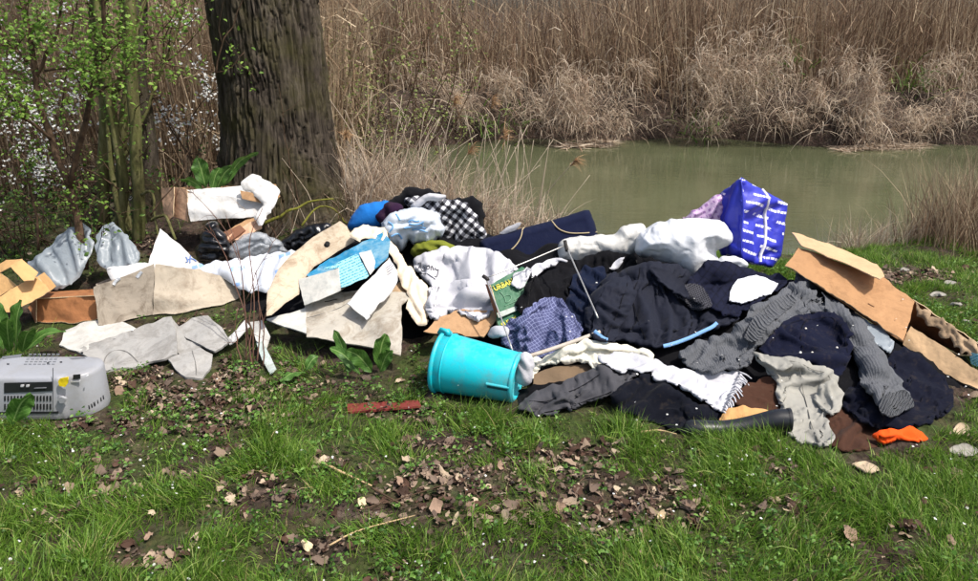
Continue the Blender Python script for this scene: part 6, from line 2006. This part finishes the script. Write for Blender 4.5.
# small weeds: clusters of round leaflets near the ground
n = 8500
x, y = scatter(n, -3.2, 3.4, 1.3, 4.6)
u, v = proj(np.c_[x, y, 0 * x])
w_ = np.clip(.35 + .8 * fbm(x * 2.4, y * 2.4, 0, 101, 2), 0.05, 1) * (1 - .8 * bareness(x, y))
w_ = np.where((u > 240) & (u < 560) & (v > 345) & (v < 450), np.clip(w_ + .6, 0, 1), w_)
k = (RNG.uniform(0, 1, n) < w_) & free(x, y, .015) & (y < near_edge(x))
x, y = x[k], y[k]
n = len(x); per = 9
zt = RNG.uniform(.008, .05, n)
C = np.c_[x, y, Hat(x, y, HG) + zt]
P = np.repeat(C, per, 0) + RNG.normal(0, .013, (n * per, 3)) * [1, 1, .5]
N = rdir(n * per, .4, 1)
D = rdir(n * per, -.15, .35)
L = RNG.uniform(.008, .022, n * per)
V, F = leaves(P, N, D, L, L * RNG.uniform(.38, .7, n * per), .2, .25)
o = mesh_obj('low_weeds', V, F, leaf_mat('weed_leaflet', [(0, rgb(46, 78, 24)), (.5, rgb(82, 122, 42)), (1, rgb(122, 158, 74))], .35, .5, .4), origin=(0, 3, 0))
tag(o, 'low leafy weeds and clover among the grass', 'weeds', kind='stuff')

# dead leaves
DEAD = leaf_mat('dead_leaf', [(0, rgb(48, 36, 30)), (.3, rgb(84, 62, 50)), (.5, rgb(98, 84, 74)), (.7, rgb(124, 106, 92)), (.9, rgb(152, 132, 112)), (1, rgb(196, 178, 152))], .15, .8, .2)
def dead_leaves(P, size, N=None):
    n = len(P); K = 14
    a = np.linspace(0, 2 * np.pi, K, endpoint=False)[None] + RNG.normal(0, .08, (n, K))
    lob = 1 + .13 * np.cos(a * RNG.integers(3, 7, (n, 1)) + RNG.uniform(0, 6, (n, 1))) + RNG.normal(0, .09, (n, K))
    ex, ey = np.cos(a) * lob, np.sin(a) * lob * RNG.uniform(.45, .8, (n, 1))
    c1, c2 = RNG.normal(0, .3, (n, 1)), RNG.normal(.2, .45, (n, 1))
    ez = c1 * ex * ex + c2 * ey * ey + .12 * RNG.normal(0, 1, (n, K))
    Q = np.stack([ex, ey, ez], -1) * (size[:, None, None] * .5)
    Q = np.concatenate([Q, np.zeros((n, 1, 3))], 1)
    if N is None:
        N = rdir(n, .78, 1)
    t = rdir(n, -.3, .3)
    S = np.cross(N, t); S /= np.linalg.norm(S, axis=1)[:, None]
    T2 = np.cross(S, N)
    V = P[:, None] + Q[..., :1] * S[:, None] + Q[..., 1:2] * T2[:, None] + Q[..., 2:] * N[:, None]
    base = (np.arange(n) * (K + 1))[:, None]
    F = np.concatenate([base + np.array([[k, (k + 1) % K, K]]) for k in range(K)])
    return V.reshape(-1, 3), F
n = 80000
x, y = scatter(n, -3.4, 3.4, 1.25, 4.7)
u, v = proj(np.c_[x, y, 0 * x])
b = bareness(x, y)
w_ = np.clip(b * 1.1 - .05, .03, 1)
w_ = np.where((u < 300) & (v < 420) & (u > 85) & (v > 360), .95, w_)
k = (RNG.uniform(0, 1, n) < w_) & free(x, y, .012) & (y < near_edge(x))
x, y = x[k], y[k]
P = np.c_[x, y, Hat(x, y, HG) + RNG.uniform(.004, .022, len(x))]
V, F = dead_leaves(P, np.clip(RNG.lognormal(-4.0, .55, len(x)), .007, .05))
o = mesh_obj('leaf_litter', V, F, DEAD, origin=(0, 3, 0), smooth=False)
tag(o, 'brown dead leaves lying in the bare patches', 'leaf litter', kind='stuff')
# dark fine litter under the leaves
n = 9000
x, y = scatter(n, -3.2, 3.2, 1.3, 4.2)
b = bareness(x, y)
k = (RNG.uniform(0, 1, n) < b) & free(x, y, .012)
x, y = x[k], y[k]; n = len(x)
D = rdir(n, -.1, .25)
V, F = strips(np.c_[x, y, Hat(x, y, HG) + RNG.uniform(.002, .012, n)], D, RNG.uniform(.02, .09, n), RNG.uniform(.0015, .004, n), RNG.uniform(0, .5, n), 2)
o = mesh_obj('twig_litter', V, F, leaf_mat('litter_straw', [(0, rgb(60, 46, 38)), (.6, rgb(112, 92, 74)), (1, rgb(176, 156, 128))], .1, .8, .2), origin=(0, 3, 0))
tag(o, 'fine broken straw and twigs on the bare earth', 'litter', kind='stuff')

# larger pale dry leaves that stand out one by one
PALE = [mat('pale_dry_leaf', card_mat, rgb(204, 184, 150), .8, .1, .3, rgb(150, 122, 92), 0), mat('tan_dry_leaf', card_mat, rgb(146, 122, 104), .8, .1, .3, rgb(104, 84, 68), 0)]
BIGL = [(585, 568, .085, 0, 'large cream dry leaf standing at the bottom edge of the grass'), (437, 511, .07, 1, 'large tan dry leaf in the middle of the bare patch'), (456, 524, .06, 0, 'pale dry leaf just below the middle of the bare patch'), (308, 551, .06, 0, 'pale curled dry leaf at the lower left of the grass'),
        (362, 507, .05, 0, 'pale dry leaf at the left end of the bare patch'), (98, 463, .06, 1, 'pinkish tan dry leaf in the grass below the radio'), (470, 512, .06, 1, None), (520, 508, .05, 1, None), (545, 500, .06, 1, None), (560, 512, .055, 1, None), (400, 486, .06, 1, None), (610, 520, .06, 0, None), (630, 515, .06, 1, None), (645, 540, .07, 1, None), (660, 520, .05, 0, None),
        (735, 462, .055, 0, None), (785, 515, .06, 0, None), (850, 540, .075, 1, None), (690, 510, .05, 1, None), (270, 480, .07, 1, None), (290, 470, .06, 1, None), (255, 500, .05, 1, None), (20, 515, .08, 1, None), (150, 540, .06, 1, None), (75, 555, .07, 1, None), (160, 568, .06, 1, None), (320, 460, .075, 1, None), (120, 395, .06, 1, None), (150, 390, .06, 1, None), (200, 400, .05, 1, None), (950, 545, .05, 1, None), (540, 450, .05, 1, None), (420, 425, .05, 1, None), (500, 470, .05, 1, None)]
for u, v, s, c, lab in BIGL:
    p = ground_pt(u, v); p[2] += .02
    V, F = dead_leaves(p[None], np.array([s * .68]), rdir(1, .5, .9) + np.array([[0, -.35, 0]]))
    o = mesh_obj('dry_leaf', V, F, PALE[c], smooth=False)
    tag(o, lab or 'big tan dry leaf lying loose on the ground', 'leaf', 'large dry leaves on the ground')

# fallen white petals
n = 900
x, y = scatter(n, -2.6, 2.8, 1.35, 3.4)
k = fbm(x * 2.5, y * 2.5, 0, 111, 2) > -.35
k = k & (free(x, y, .02) | (RNG.uniform(0, 1, n) < .4))
x, y = x[k], y[k]
z = np.where(free(x, y, .02), Hat(x, y, HG) + RNG.uniform(.01, .05, len(x)), Hat(x, y) + .010)
P = np.c_[x, y, z]
n = len(P); L = RNG.uniform(.006, .012, n)
V, F = leaves(P, rdir(n, .7, 1), rdir(n, -.2, .2), L, L * .9, .1, .1)
o = mesh_obj('fallen_petals', V, F, BLOSSOM, origin=(0, 2.5, 0))
tag(o, 'tiny white fallen petals scattered over grass and clothes', 'petals', kind='stuff')

# sticks
for k, (pp, r, lab) in enumerate([([(322, 468), (348, 481), (372, 492)], .005, 'pale dry stalk lying at the left of the bare patch'), ([(372, 494), (388, 503), (405, 512)], .004, 'short broken brown stalk continuing into the bare patch'),
                          ([(330, 552), (360, 537), (415, 522)], .003, 'thin straw lying across the grass below the bare patch'), ([(640, 438), (658, 436), (676, 440)], .004, 'short pale stick by the toe of the rubber boot'), ([(355, 518), (400, 505), (460, 486)], .0025, 'dark thin twig across the bare patch')]):
    P = []
    for u, v in pp:
        p = ground_pt(u, v); p[2] += .025; P.append(p)
    V, F = tube(spline(P, 10), np.linspace(r, r * .6, 10), 6)
    o = mesh_obj('stick', V, F, mat('straw_stick', card_mat, rgb(190, 164, 124)) if k not in (1, 4) else TWIG)
    tag(o, lab, 'stick')

for o in bpy.data.objects:
    if '_o' in o:
        del o['_o']
